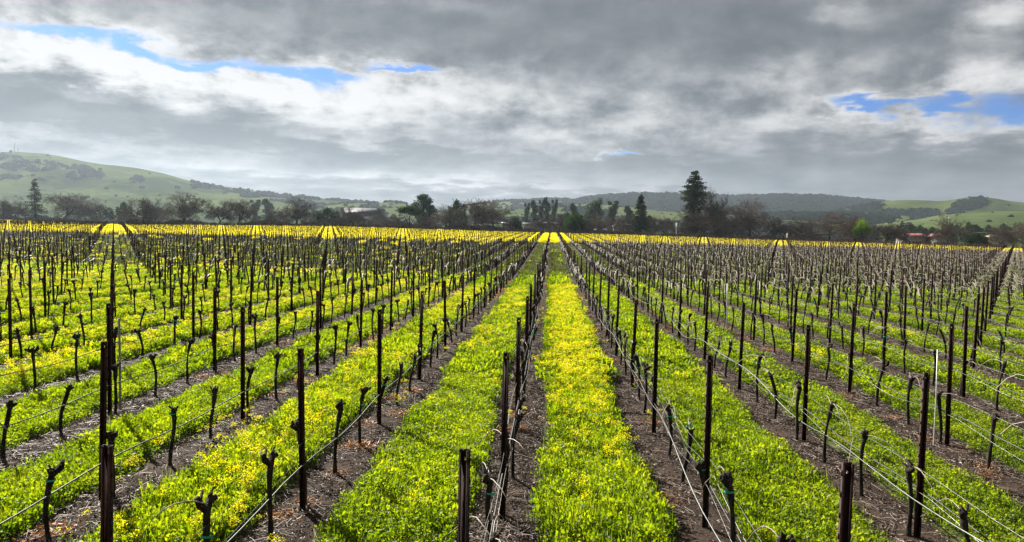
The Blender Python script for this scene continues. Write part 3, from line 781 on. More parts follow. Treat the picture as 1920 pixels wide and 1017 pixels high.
# ------------------------------------------------------------------ hoses and wires, one per row
def row_line(name, r, h, rad, amp, sides, mat, step, y0, y1, dx=0, seed=0, **props):
    x = X0 + r * SP + dx
    ys_ = np.arange(y0, y1, step); n = len(ys_)
    R = np.random.RandomState(seed * 977 + r + 400)
    hh = h + amp * np.cos((ys_ - Z0) / DZ * 2 * math.pi) * .5 + amp * .8 * (vnoise(ys_ * .45, ys_ * 0 + r, seed) - .5)
    xx = x + (vnoise(ys_ * .3, ys_ * 0 + r + 9, seed + 2) - .5) * .10
    lb = LB(); lb.tube(np.stack([xx, ys_, ground(np.full(n, X0 + r * SP), ys_) + hh], -1), rad, sides, cap=False)
    return add(name, lb.mesh(name, [mat], True), **props)
for r in range(-62, 52):
    x = X0 + r * SP
    # nearest point in frame
    yy = np.arange(2.0, 270, 1.0); ux, uyy, _ = project(np.full(len(yy), x), yy, np.full(len(yy), .6)); ok = yy[(ux > -160) & (ux < 2080)]
    if not len(ok): continue
    y0 = max(2.0, ok[0] - 2); y1 = 269 if abs(r) < 40 else 200
    st = .55 if abs(r) < 8 else 2.0
    row_line('drip_hose', r, .53, .0095, .06, 5 if abs(r) < 10 else 3, M_hose, st, y0, y1, dx=.04, seed=1, category='hose', group='drip hoses along the vine rows',
             label='thin black drip hose running through the trunks, %s' % row_name(r))
    if r in (-1, 0) or r > 0:
        row_line('trellis_wire', r, .50, .0032 if r > 0 else .0028, .14, 4 if abs(r) < 10 else 3, M_wire, st, y0, y1, dx=-.06, seed=2, category='wire', group='slack galvanised wires along the vine rows',
                 label='slack pale galvanised wire drooping beside the trunks, %s' % row_name(r))
    if r in (-1, 0, 1, 2, 3, 4):
        row_line('fruiting_wire', r, .82, .0028, .03, 4, M_wire, st, y0, y1, dx=.0, seed=3, category='wire', group='taut upper wires along the vine rows',
                 label='taut thin upper wire at the vine heads, %s' % row_name(r))
    if r in (0, 1):
        row_line('loose_wire', r, .58, .0035, .20, 4, M_wire, st, y0, y1, dx=.09, seed=5, category='wire', group='loose extra wires in the central rows',
                 label='loose pale second wire swaying beside the hose, %s' % row_name(r))

for r, yr in ((1, 150), (2, 130)):
    x = X0 + r * SP
    ys_ = np.arange(3, yr, .5)
    lb = LB(); lb.tube(np.stack([x - .10 + .10 * np.sin(ys_ * .42 + r), ys_, ground(x + ys_ * 0, ys_) + .50 + .13 * np.sin(ys_ * .55 + 2 * r) + .05 * np.sin(ys_ * 1.3)], -1), .0075, 5, cap=False)
    add('pale_hose', lb.mesh('pale_hose', [M_wire], True), category='hose', label='thick pale hose swooping in long waves, %s' % row_name(r))
# stakes
def stake(px0, py0, px1, py1, rad, mat, label):
    Y = 10.0
    for _ in range(30):
        hx = px_X(px1, Y); g = float(ground(hx, Y)); hb = px_h(px1, py1, Y); Y *= (EYE - g) / max(.05, EYE - hb)
    X_ = px_X(px1, Y); top = px_h(px0, py0, Y)
    lb = LB(); lb.tube([(0, 0, -.1), (.0, 0, (top - g) * .5), (-.015, .01, top - g)], [rad, rad, rad], 8)
    o = add('vine_stake', lb.mesh('vine_stake', [mat]), category='stake', group='thin stakes beside vines', label=label); o.location = (X_, Y, g)
stake(217, 598, 222, 772, .02, simple('grey_stake', (.16, .16, .15), (.24, .23, .21), 9, .6), 'thin grey stake beside the tall post at left, leaning slightly')
stake(1767, 657, 1769, 842, .010, M_stake, 'pale metal stake tied to a post at far right')
stake(1374, 532, 1366, 618, .017, M_stake, 'thin white stake standing in the second row right of centre')
stake(515, 538, 518, 637, .016, M_steel, 'thin dark stake beside a post left of the central rows')
lb = LB(); lb.box(-.018, .018, -.002, .002, -.10, 0); lb.tube([(0, 0, 0), (0, 0, .05)], .002, 4)
o = add('plastic_tag', lb.mesh('plastic_tag', [M_white]), category='tag', label='small white plastic tag hanging on the wire right of the mustard strip')
o.location = (px_X(1308, 10.4), 10.4, px_h(1308, 815, 10.4)); o.rotation_euler = (0, .35, .2)

# ------------------------------------------------------------------ hills
def hill_material(nm, ca, cb):
    m, nt, out = new_mat(nm)
    b = mk(nt, 'ShaderNodeBsdfPrincipled'); link(nt, b.outputs[0], out.inputs[0]); b.inputs['Roughness'].default_value = 1; b.inputs['Specular IOR Level'].default_value = 0
    geo = mk(nt, 'ShaderNodeNewGeometry'); P = geo.outputs['Position']
    n1 = X(noise(nt, P, .004, 7, .6)); n2 = X(noise(nt, P, .03, 6, .6))
    c = mixc(nt, ramp01(n1 + (n2 - .5) * .5, .38, .64).s, ca, cb)
    c = mixc(nt, (ramp01(n2, .58, .75) * .5).s, c, tuple(v * .8 for v in ca))
    link(nt, c, b.inputs['Base Color'])
    return m
M_hill = hill_material('hill_pasture', (.030, .046, .015), (.074, .096, .026))  # pasture green darkened, cloud shadow over the hills put into the colour
M_mead = hill_material('low_meadow', (.045, .066, .022), (.085, .102, .038))
def blob(seed):
    lb = LB(); n = 110; R = np.random.RandomState(seed)
    d = R.normal(size=(n, 3)); d /= np.linalg.norm(d, axis=1, keepdims=True); d[:, 2] = np.abs(d[:, 2])
    rad = .75 + .25 * R.rand(n)
    base = d * rad[:, None] * [1, 1, .85]
    tang = np.cross(d, R.normal(size=(n, 3)))
    lb.leaves(base - tang * .15, tang, .55, .5, .3 + .5 * base[:, 2] + .2 * R.rand(n), 0, .1)
    # closed inner crown
    a = np.linspace(0, 2 * math.pi, 9)[:-1]
    rings = [(.72, 0), (.8, .3), (.55, .65), (.1, .8)]
    v = [(r * math.cos(t), r * math.sin(t), z) for r, z in rings for t in a]
    lb.poly(v, [(k * 8 + i, k * 8 + (i + 1) % 8, (k + 1) * 8 + (i + 1) % 8, (k + 1) * 8 + i) for k in range(3) for i in range(8)])
    return lb.mesh('far_crown', [M_far])
blobs = proto_collection('far_crown', [blob(i) for i in range(5)])
WOODP = []
def hill(name, prof, D, D0, gully, wood, seed, ridge_trees=0.0, mat=None):
    pxs = np.array([p[0] for p in prof], float); pys = np.array([p[1] for p in prof], float)
    na, nt_ = 260, 46
    px = np.linspace(pxs[0], pxs[-1], na); py = np.interp(px, pxs, pys)
    py = np.convolve(np.pad(py, 6, 'edge'), np.ones(13) / 13, 'valid')
    py = py - (fbm(px / 34, px * 0, seed + 20, 3) - .5) * (5 if name in ('wooded_ridge', 'barn_ridge', 'middle_foothill') else 1.5)
    az = np.arctan((px - 960) / F) - YAW
    Yr = D * (1 + .05 * np.sin(px * .006 + seed))
    H = EYE + (horizon(px) - py) * (-sy * Yr * np.tan(az) + cy * Yr) / F
    t = np.concatenate([np.linspace(0, 1, 34), np.linspace(1.03, 1.5, 12)])
    T, A_ = np.meshgrid(t, az, indexing='ij')
    Yg = D0 + (Yr[None, :] - D0) * T; Xg = Yg * np.tan(A_)
    s = np.where(T <= 1, .5 - .5 * np.cos(np.clip(T, 0, 1) * math.pi) , 1 - ((T - 1) / .5) ** 2 * .8)
    s = np.where(T <= 1, .55 * s + .45 * T ** 1.1, s)
    fall = 4 * np.clip(T, 0, 1) * (1 - np.clip(T, 0, 1))
    gl = np.abs(fbm(Xg / 260, Yg / 900, seed, 4) - .5) * 2
    Z = H[None, :] * s - gully * H[None, :].clip(5) * fall * (.9 - gl) * .8 + (fbm(Xg / 90, Yg / 90, seed + 3, 3) - .5) * H[None, :] * .04 * (T < .98)
    Z = np.where(T == 0, -3, Z)
    v = np.stack([Xg, Yg, Z], -1).reshape(-1, 3)
    ny, nx = T.shape; i = np.arange((ny - 1) * (nx - 1)); r = i // (nx - 1); c = i % (nx - 1); a = r * nx + c
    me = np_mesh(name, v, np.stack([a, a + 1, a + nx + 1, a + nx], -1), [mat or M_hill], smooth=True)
    add(name, me, kind='structure')
    # woodland on it
    n = 26000
    ti = RS.rand(n); pi = RS.rand(n)
    fi = ti * 33; ii = fi.astype(int).clip(0, 32); ff = fi - ii
    gi = pi * (na - 1); gg = gi.astype(int).clip(0, na - 2); hf = gi - gg
    def samp(G): return (G[ii, gg] * (1 - ff) + G[ii + 1, gg] * ff) * (1 - hf) + (G[ii, gg + 1] * (1 - ff) + G[ii + 1, gg + 1] * ff) * hf
    x, y, z = samp(Xg), samp(Yg), samp(Z)
    P_, Q_, _ = project(x, y, z)
    w = wood(P_, Q_, ti, x, y)
    m = (RS.rand(n) < w) & (P_ > -60) & (P_ < 1980)
    WOODP.append(np.stack([x[m], y[m], z[m], (3.2 + 4.2 * RS.rand(m.sum()) ** 2) * D / 2100 * .95], -1))
    if ridge_trees:
        k = RS.rand(na) < ridge_trees
        for _ in range(3):
            k = RS.rand(na) < ridge_trees * (fbm(px / 30, px * 0, seed + 9, 2) > .45)
            WOODP.append(np.stack([Xg[33, k] + RS.normal(size=k.sum()) * 6, Yg[33, k], Z[33, k] - 1, (4 + 3 * RS.rand(k.sum())) * D / 2100], -1))
def ell(P_, Q_, cx, cy_, a, b): return (((P_ - cx) / a) ** 2 + ((Q_ - cy_) / b) ** 2) < 1
def wood_left(P_, Q_, t, x, y):
    n = fbm(x / 60, y / 60, 3, 3) - .5
    w = ell(P_, Q_, 55 + 60 * n, 312, 60, 10 + 12 * n) | ell(P_, Q_, 150, 325, 26 + 20 * n, 14) | ell(P_, Q_, 186, 327, 9, 9) | ell(P_, Q_, 8, 334, 32, 4 + 4 * n) | ell(P_, Q_, 30, 296, 8, 3) | ell(P_, Q_, 5, 294, 9, 6)
    w |= (P_ > 360) & (Q_ < 338 + (P_ - 340) * .185 + 8 + 14 * n) & (P_ < 700) & (n > -.04)
    w |= ell(P_, Q_, 80, 338, 8, 3) | ell(P_, Q_, 258, 338, 12, 7)
    return np.where(w, .8, .004)
def wood_scrub(thr, dens=.85):
    def f(P_, Q_, t, x, y):
        n = fbm(x / 170, y / 240, 12, 4)
        return np.where(n > thr, dens, .003)
    return f
def wood_full(P_, Q_, t, x, y):
    n = fbm(x / 200, y / 200, 15, 3)
    clear = ((Q_ > 378) & (P_ > 940) & (P_ < 1100) & (n > .42)) | ((Q_ > 377) & (P_ < 960))
    return np.where(clear, .02, .95)
def wood_mid(P_, Q_, t, x, y):
    n = fbm(x / 130, y / 200, 12, 4)
    return np.where(P_ < 1285, np.where(n > .56, .6, .01), np.where((n > .36) & ((P_ < 1560) | (n > .48)), .75, .02))
def wood_right(P_, Q_, t, x, y):
    n = fbm(x / 60, y / 60, 8, 3) - .5
    w = ell(P_, Q_, 1812, 386, 26 + 20 * n, 9) | ell(P_, Q_, 1835, 378, 16, 8) | ell(P_, Q_, 1790, 398, 16, 6) | ell(P_, Q_, 1818, 369, 3, 2) | ((Q_ > 394) & (P_ < 1760) & (n > -.06)) | ((P_ < 1650) & (Q_ < 392))
    return np.where(w, .85, .0012)
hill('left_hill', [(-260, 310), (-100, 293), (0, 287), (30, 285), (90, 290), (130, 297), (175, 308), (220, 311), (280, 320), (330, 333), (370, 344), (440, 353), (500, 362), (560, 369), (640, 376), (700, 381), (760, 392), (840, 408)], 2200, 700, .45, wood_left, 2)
hill('wooded_ridge', [(780, 398), (860, 390), (940, 377), (970, 378), (1040, 375), (1085, 374), (1100, 369), (1190, 365), (1250, 364), (1300, 368), (1400, 370), (1480, 368), (1520, 368), (1560, 371), (1610, 376), (1640, 379), (1670, 383), (1760, 398)], 2600, 1500, .2, wood_full, 5, 1.0, M_mead)
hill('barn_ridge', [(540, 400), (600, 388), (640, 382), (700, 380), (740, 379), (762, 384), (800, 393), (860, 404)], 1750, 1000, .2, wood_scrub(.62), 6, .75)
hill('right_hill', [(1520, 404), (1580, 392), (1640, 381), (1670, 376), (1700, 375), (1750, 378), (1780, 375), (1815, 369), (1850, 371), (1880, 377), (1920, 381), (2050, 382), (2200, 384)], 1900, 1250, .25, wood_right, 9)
hill('middle_foothill', [(860, 408), (920, 400), (980, 391), (1040, 386), (1100, 383), (1160, 386), (1220, 395), (1280, 398), (1400, 402), (1480, 398), (1560, 400), (1640, 403), (1720, 408), (1780, 416)], 1500, 800, .2, wood_mid, 13, 0, M_mead)
hill('right_foothill', [(1640, 420), (1720, 411), (1750, 405), (1790, 401), (1860, 397), (1920, 396), (2050, 392), (2200, 392)], 1150, 700, .1, wood_scrub(.72, .3), 17, 0, M_mead)
W = np.concatenate(WOODP); n = len(W)
scatter('hill_woodland', blobs, 5, W[:, :3] - [0, 0, 1], np.stack([np.zeros(n), np.zeros(n), RS.rand(n) * 6.28], -1), np.stack([W[:, 3], W[:, 3], W[:, 3] * (1.0 + .5 * RS.rand(n))], -1),
        kind='stuff', label='dark oak woodland scattered over the distant hills')

# ------------------------------------------------------------------ trees
def bare_tree(seed, H=12.0, spread=1.0, forks=5, trunk_h=.22, r0=.38, twigs=9500, droop=.1, fork_ang=.62, lean=0.0):
    R = np.random.RandomState(seed); p0, p1, q0, q1, lv = [], [], [], [], []
    tips = []
    def grow(p, d, L, r, level):
        n = 3 if level else 4
        for k in range(n):
            d2 = d + R.normal(size=3) * (.13 + .05 * level) + np.array([0, 0, .05 if level < 3 else -droop * .3]); d2 /= np.linalg.norm(d2)
            e = p + d2 * L / n; rn = r * (1 - .30 * (k + 1) / n)
            p0.append(p); p1.append(e); q0.append(r * (1 - .30 * k / n)); q1.append(rn); lv.append(level)
            if level >= 3: tips.append((p, e, r))
            if level >= 1 and level < 5 and k < n - 1 and R.rand() < .75 and L > .8:
                s = R.normal(size=3); s -= s.dot(d2) * d2; s /= np.linalg.norm(s)
                dd = d2 * .55 + s * .8 + [0, 0, .1]; grow(e, dd / np.linalg.norm(dd), L * .62, rn * .5, level + 1)
            p, d = e, d2
        if level < forks:
            m = 2 + (R.rand() < .55) + (2 if level == 0 else 0); ph = R.rand() * 6.28
            for j in range(m):
                a = ph + j * 6.283 / m + R.normal() * .3; s = np.array([math.cos(a), math.sin(a), 0]) * spread; s = s - s.dot(d) * d * .5
                ang = fork_ang * (.7 + .6 * R.rand()) * (1.25 if level == 0 else 1)
                dd = d * math.cos(ang) + s * math.sin(ang); dd /= np.linalg.norm(dd)
                grow(p, dd, L * (.78 + .12 * R.rand()) * (1.15 if level == 0 else 1), r * .7 * (.62 if level == 0 else .78), level + 1)
    d0 = np.array([lean, 0, 1.]); d0 /= np.linalg.norm(d0)
    grow(np.zeros(3), d0, H * trunk_h, r0, 0)
    p0, p1, q0, q1, lv = map(np.array, (p0, p1, q0, q1, lv))
    zmax = p1[:, 2].max(); k = (H * .97) / zmax; p0 *= k; p1 *= k; p0[0, 2] -= .6
    lb = LB(); m = lv <= 2
    lb.segs(p0[m], p1[m], q0[m] * 1.25, q1[m] * 1.25, 6)
    tr = lb.mesh('bare_trunk', [M_tbark], True)
    lb = LB(); m = (lv > 2)
    lb.segs(p0[m], p1[m], np.maximum(q0[m], .035), np.maximum(q1[m], .028), 3)
    a = np.array([t[0] for t in tips]) * k; b = np.array([t[1] for t in tips]) * k
    i = RS.randint(0, len(a), twigs); f = RS.rand(twigs, 1)
    base = a[i] * (1 - f) + b[i] * f; dd = (b[i] - a[i]); dd /= np.linalg.norm(dd, axis=1, keepdims=True) + 1e-9
    dd = dd * .6 + R.normal(size=(twigs, 3)) * .55 + [0, 0, .12]
    lb.leaves(base, dd, .35 + .75 * RS.rand(twigs), .034 + .022 * RS.rand(twigs), RS.rand(twigs), 0, .1)
    half = np.abs(np.concatenate([p1[:, 0]])).max()
    xr = np.percentile(base[:, 0], [2, 98])
    return tr, lb.mesh('bare_crown', [M_twig]), H, float(xr[1] - xr[0]), M_twig
BT = [bare_tree(1, spread=1.25, trunk_h=.17), bare_tree(2, spread=1.05, trunk_h=.2), bare_tree(3, spread=1.35, trunk_h=.15, fork_ang=.7), bare_tree(4, spread=1.0, trunk_h=.22, fork_ang=.5),
      bare_tree(5, spread=1.5, trunk_h=.13, r0=.34, fork_ang=.75), bare_tree(6, spread=1.2, trunk_h=.22, lean=-.6, fork_ang=.6), bare_tree(8, spread=1.3, trunk_h=.1, r0=.25, twigs=13000, fork_ang=.7)]
def leaf_tree(seed, H, lobes, n, size, mat, trunk_r=.3, base_h=.12, droop=0):
    """lobes: (x, y, z, rx, rz) in units of H"""
    R = np.random.RandomState(seed); lb = LB(); nn = int(n / len(lobes)); lt = LB()
    for lx, ly, lz, rx_, rz_ in lobes:
        d = R.normal(size=(nn, 3)); d /= np.linalg.norm(d, axis=1, keepdims=True)
        q = (.45 + .55 * R.rand(nn) ** .5)
        # uneven surface of sub clumps
        u = d * 3.1 + lx * 9; bump = .80 + .34 * np.sin(u[:, 0] * 2.1 + seed) * np.sin(u[:, 1] * 2.4 + 1.3 * seed) + .12 * np.sin(u[:, 2] * 5.0)
        P = np.stack([lx * H + d[:, 0] * q * bump * rx_ * H, ly * H + d[:, 1] * q * bump * rx_ * H, lz * H + d[:, 2] * q * bump * rz_ * H], -1)
        dd = d * .5 + R.normal(size=(nn, 3)) * .7 + [0, 0, -droop]
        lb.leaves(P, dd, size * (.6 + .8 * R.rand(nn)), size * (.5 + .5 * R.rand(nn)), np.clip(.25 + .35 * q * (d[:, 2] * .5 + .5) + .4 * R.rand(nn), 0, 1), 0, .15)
        lt.tube([(lx * H * .1, ly * H * .1, base_h * H * .7), (lx * H * .7, ly * H * .7, (lz * .65) * H), (lx * H, ly * H, lz * H)], [trunk_r * .6, trunk_r * .4, trunk_r * .15], 5)
    lt.tube([(0, 0, -.5), (.05, 0, H * .3), (0, .05, H * .6)], [trunk_r * 1.2, trunk_r, trunk_r * .6], 7)
    w = max(l[0] + l[3] for l in lobes) - min(l[0] - l[3] for l in lobes)
    return lt.mesh('leaf_trunk', [M_tbark], True), lb.mesh('leaf_crown', [mat]), H, w * H, mat
def conifer(seed, H, W, whorls, boughs, prof, mat=M_conif, droop=.25, size=.55, gap=0):
    R = np.random.RandomState(seed); lb = LB(); lt = LB()
    lt.tube([(0, 0, -.5), (0, 0, H * .5), (0, 0, H * .98)], [.022 * H, .013 * H, .03], 8)
    for w in range(whorls):
        t = .06 + .93 * (w + R.rand() * .6) / whorls
        for b in range(boughs):
            if R.rand() < gap: continue
            a = R.rand() * 6.283; L = W / 2 * prof(t) * (.72 + .45 * R.rand())
            z = t * H + R.normal() * .25
            m = max(3, int(L / size * 2.2)); f = (np.arange(m) + .5) / m
            rise = .12 if t > .8 else 0
            P = np.stack([np.cos(a) * f * L, np.sin(a) * f * L, z - droop * L * f ** 1.3 * (1 - .7 * f) + rise * L * f], -1)
            P = np.repeat(P, 3, 0) + R.normal(size=(m * 3, 3)) * [.16 * size * 2, .16 * size * 2, .12]
            dd = np.array([math.cos(a), math.sin(a), -.15]) + R.normal(size=(m * 3, 3)) * .55
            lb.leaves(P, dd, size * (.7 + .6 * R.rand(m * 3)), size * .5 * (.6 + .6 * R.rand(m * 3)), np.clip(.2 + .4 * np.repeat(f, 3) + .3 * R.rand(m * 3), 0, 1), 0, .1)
            lt.tube([(0, 0, z), (math.cos(a) * L * .8, math.sin(a) * L * .8, z - droop * L * .35)], [.07, .02], 3, cap=False)
    return lt.mesh('conifer_trunk', [M_tbark], True), lb.mesh('conifer_crown', [mat]), H, W, mat
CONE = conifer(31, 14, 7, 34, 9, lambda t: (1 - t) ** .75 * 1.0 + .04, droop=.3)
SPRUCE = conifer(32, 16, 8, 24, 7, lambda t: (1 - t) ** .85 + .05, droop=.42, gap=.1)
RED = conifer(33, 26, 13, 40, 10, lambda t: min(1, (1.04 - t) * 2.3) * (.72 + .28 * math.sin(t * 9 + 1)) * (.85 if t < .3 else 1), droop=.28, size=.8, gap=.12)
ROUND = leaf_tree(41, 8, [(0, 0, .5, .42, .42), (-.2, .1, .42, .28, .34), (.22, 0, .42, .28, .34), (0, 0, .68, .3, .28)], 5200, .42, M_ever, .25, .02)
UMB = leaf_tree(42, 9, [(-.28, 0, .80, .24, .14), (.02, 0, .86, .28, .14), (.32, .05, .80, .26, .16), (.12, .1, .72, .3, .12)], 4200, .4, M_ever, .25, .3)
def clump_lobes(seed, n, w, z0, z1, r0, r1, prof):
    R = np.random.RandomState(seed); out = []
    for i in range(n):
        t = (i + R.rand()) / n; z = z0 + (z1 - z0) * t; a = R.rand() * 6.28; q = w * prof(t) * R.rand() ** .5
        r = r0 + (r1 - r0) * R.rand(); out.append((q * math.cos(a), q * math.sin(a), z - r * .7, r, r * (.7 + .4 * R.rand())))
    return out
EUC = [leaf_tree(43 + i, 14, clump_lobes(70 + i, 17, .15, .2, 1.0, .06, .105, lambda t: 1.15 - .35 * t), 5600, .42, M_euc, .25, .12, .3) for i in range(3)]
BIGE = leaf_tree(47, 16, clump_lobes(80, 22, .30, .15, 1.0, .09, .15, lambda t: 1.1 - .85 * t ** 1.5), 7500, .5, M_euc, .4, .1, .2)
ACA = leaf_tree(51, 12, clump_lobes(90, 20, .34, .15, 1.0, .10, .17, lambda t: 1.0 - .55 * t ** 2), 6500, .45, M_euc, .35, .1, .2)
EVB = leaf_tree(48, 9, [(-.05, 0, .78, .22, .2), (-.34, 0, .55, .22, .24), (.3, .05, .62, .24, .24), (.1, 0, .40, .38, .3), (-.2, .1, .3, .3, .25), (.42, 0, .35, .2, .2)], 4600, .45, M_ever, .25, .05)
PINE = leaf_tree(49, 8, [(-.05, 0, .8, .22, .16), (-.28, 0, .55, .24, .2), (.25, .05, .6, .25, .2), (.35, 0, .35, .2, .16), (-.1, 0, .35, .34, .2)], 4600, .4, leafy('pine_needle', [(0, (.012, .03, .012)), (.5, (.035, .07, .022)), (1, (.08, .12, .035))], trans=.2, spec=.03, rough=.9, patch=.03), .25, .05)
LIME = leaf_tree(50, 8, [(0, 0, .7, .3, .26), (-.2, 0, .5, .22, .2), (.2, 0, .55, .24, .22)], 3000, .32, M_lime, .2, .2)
def tree(kind, px, ytop, wpx, Y, name, cat, label, group='trees in the line beyond the vineyard', rz=None, flip=1, depthk=1.0, ybase=None):
    tm, cm, H, W_, mat = kind
    X_ = px_X(px, Y); g = float(ground(X_, Y)); h = px_h(px, ytop, Y) - g
    w = wpx * depth(X_, Y) / F
    sz = h / H; sx = w / W_ if W_ else sz
    e = empty(name, (X_, Y, g), -math.atan2(X_, Y) if rz is None else rz, (sx * flip, sx * depthk, sz), category=cat, group=group, label=label)
    add('trunk', tm, e); add('crown', cm, e)
    return e
G = 'bare deciduous trees along the field edge'; GE = 'evergreens in the tree line'; GU = 'row of tall eucalyptus trees'
T_ = [
 (BT[1], 4, 366, 46, 425, 'oak_tree', 'bare grey oak cut by the left edge of the picture'),
 (BT[3], 30, 374, 34, 428, 'oak_tree', 'small bare oak just left of the spire shaped conifer'),
 (BT[0], 118, 359, 80, 424, 'oak_tree', 'broad bare oak just right of the spire shaped conifer'),
 (BT[6], 162, 386, 40, 430, 'oak_tree', 'low bushy bare tree below the hill at left'),
 (BT[1], 266, 361, 62, 300, 'oak_tree', 'round crowned bare oak in front of the sunlit hill slope'),
 (BT[2], 345, 356, 80, 300, 'oak_tree', 'wide bare oak with heavy arching limbs, tallest bare tree at left'),
 (BT[4], 290, 388, 60, 306, 'oak_tree', 'low brushy tree between two big bare oaks at left'),
 (BT[3], 412, 369, 46, 302, 'oak_tree', 'bare tree with steep limbs right of the widest left oak'),
 (BT[0], 444, 371, 44, 304, 'oak_tree', 'bare tree paired with the steep limbed one on its left'),
 (BT[2], 556, 366, 58, 300, 'oak_tree', 'dense rounded bare oak left of the barn'),
 (BT[6], 520, 386, 50, 310, 'oak_tree', 'low bare tree at the left foot of the dense rounded oak'),
 (BT[4], 590, 390, 50, 306, 'oak_tree', 'low dark bare tree between the rounded oak and the barn'),
 (BT[3], 660, 382, 36, 296, 'oak_tree', 'slender bare tree standing in front of the grey barn roof'),
 (BT[1], 645, 392, 24, 298, 'oak_tree', 'thin bare tree at the left end of the grey barn'),
 (BT[6], 740, 401, 50, 298, 'oak_tree', 'low brown bare tree just right of the grey barn'),
 (BT[2], 835, 380, 54, 296, 'oak_tree', 'bare oak with gnarled limbs right of the big dark evergreen'),
 (BT[0], 884, 370, 56, 298, 'oak_tree', 'tall open bare oak with reddish twigs left of centre'),
 (BT[4], 922, 371, 62, 294, 'oak_tree', 'round spreading bare oak next left of the small dark bush'),
 (BT[6], 800, 400, 50, 300, 'oak_tree', 'low bare tree at the foot of the big dark evergreen'),
 (BT[3], 1012, 402, 34, 330, 'oak_tree', 'thin bare tree left of where the central alley ends'),
 (BT[1], 1046, 393, 42, 326, 'oak_tree', 'bare tree close left of the round dark green tree'),
 (BT[5], 1127, 395, 62, 292, 'oak_tree', 'vase shaped bare tree close right of the round dark green tree'),
 (BT[6], 1163, 402, 42, 300, 'oak_tree', 'low bare tree between the vase shaped one and the brown conifer'),
 (BT[6], 1243, 402, 56, 300, 'oak_tree', 'low bare tree between the brown conifer and the tallest tree'),
 (BT[3], 1336, 344, 44, 306, 'oak_tree', 'thin twiggy bare tree rising behind the right side of the tallest conifer'),
 (BT[6], 1318, 388, 92, 292, 'oak_tree', 'broad brown brushy tree at the foot of the tallest conifer'),
 (BT[2], 1402, 367, 78, 296, 'oak_tree', 'large bare oak with twisting limbs right of the tallest conifer'),
 (BT[6], 1365, 400, 60, 290, 'oak_tree', 'low brown tree left of the twisting oak'),
 (BT[3], 1466, 404, 44, 286, 'oak_tree', 'narrow bare tree with a white shed behind it'),
 (BT[6], 1505, 405, 50, 290, 'oak_tree', 'low bushy bare tree left of the gnarled oak at right'),
 (BT[4], 1553, 394, 70, 284, 'oak_tree', 'gnarled bare oak left of the yellow green tree'),
 (BT[1], 1602, 395, 52, 288, 'oak_tree', 'bare tree rising behind the yellow green tree'),
 (BT[0], 1655, 416, 54, 282, 'oak_tree', 'small domed bare tree left of the red roofed building'),
 (BT[3], 1690, 431, 18, 286, 'oak_tree', 'low bare tree at the left end of the red roof'),
 (BT[3], 1738, 431, 18, 280, 'oak_tree', 'small dead looking tree in front of the red roofed building'),
 (BT[5], 1780, 396, 54, 280, 'oak_tree', 'leaning bare oak with a forked trunk right of the red roof'),
 (BT[6], 1872, 415, 64, 282, 'oak_tree', 'wide brushy bare tree near the right edge'),
 (BT[4], 1915, 412, 50, 286, 'oak_tree', 'bare tree cut by the right edge of the picture'),
]
for i, (k, px, yt, w, Y, nm, lab) in enumerate(T_):
    tree(k, px, yt, w * 1.05, Y, nm, 'tree', lab, G, flip=-1 if (i % 2 and k is not BT[5]) else 1)
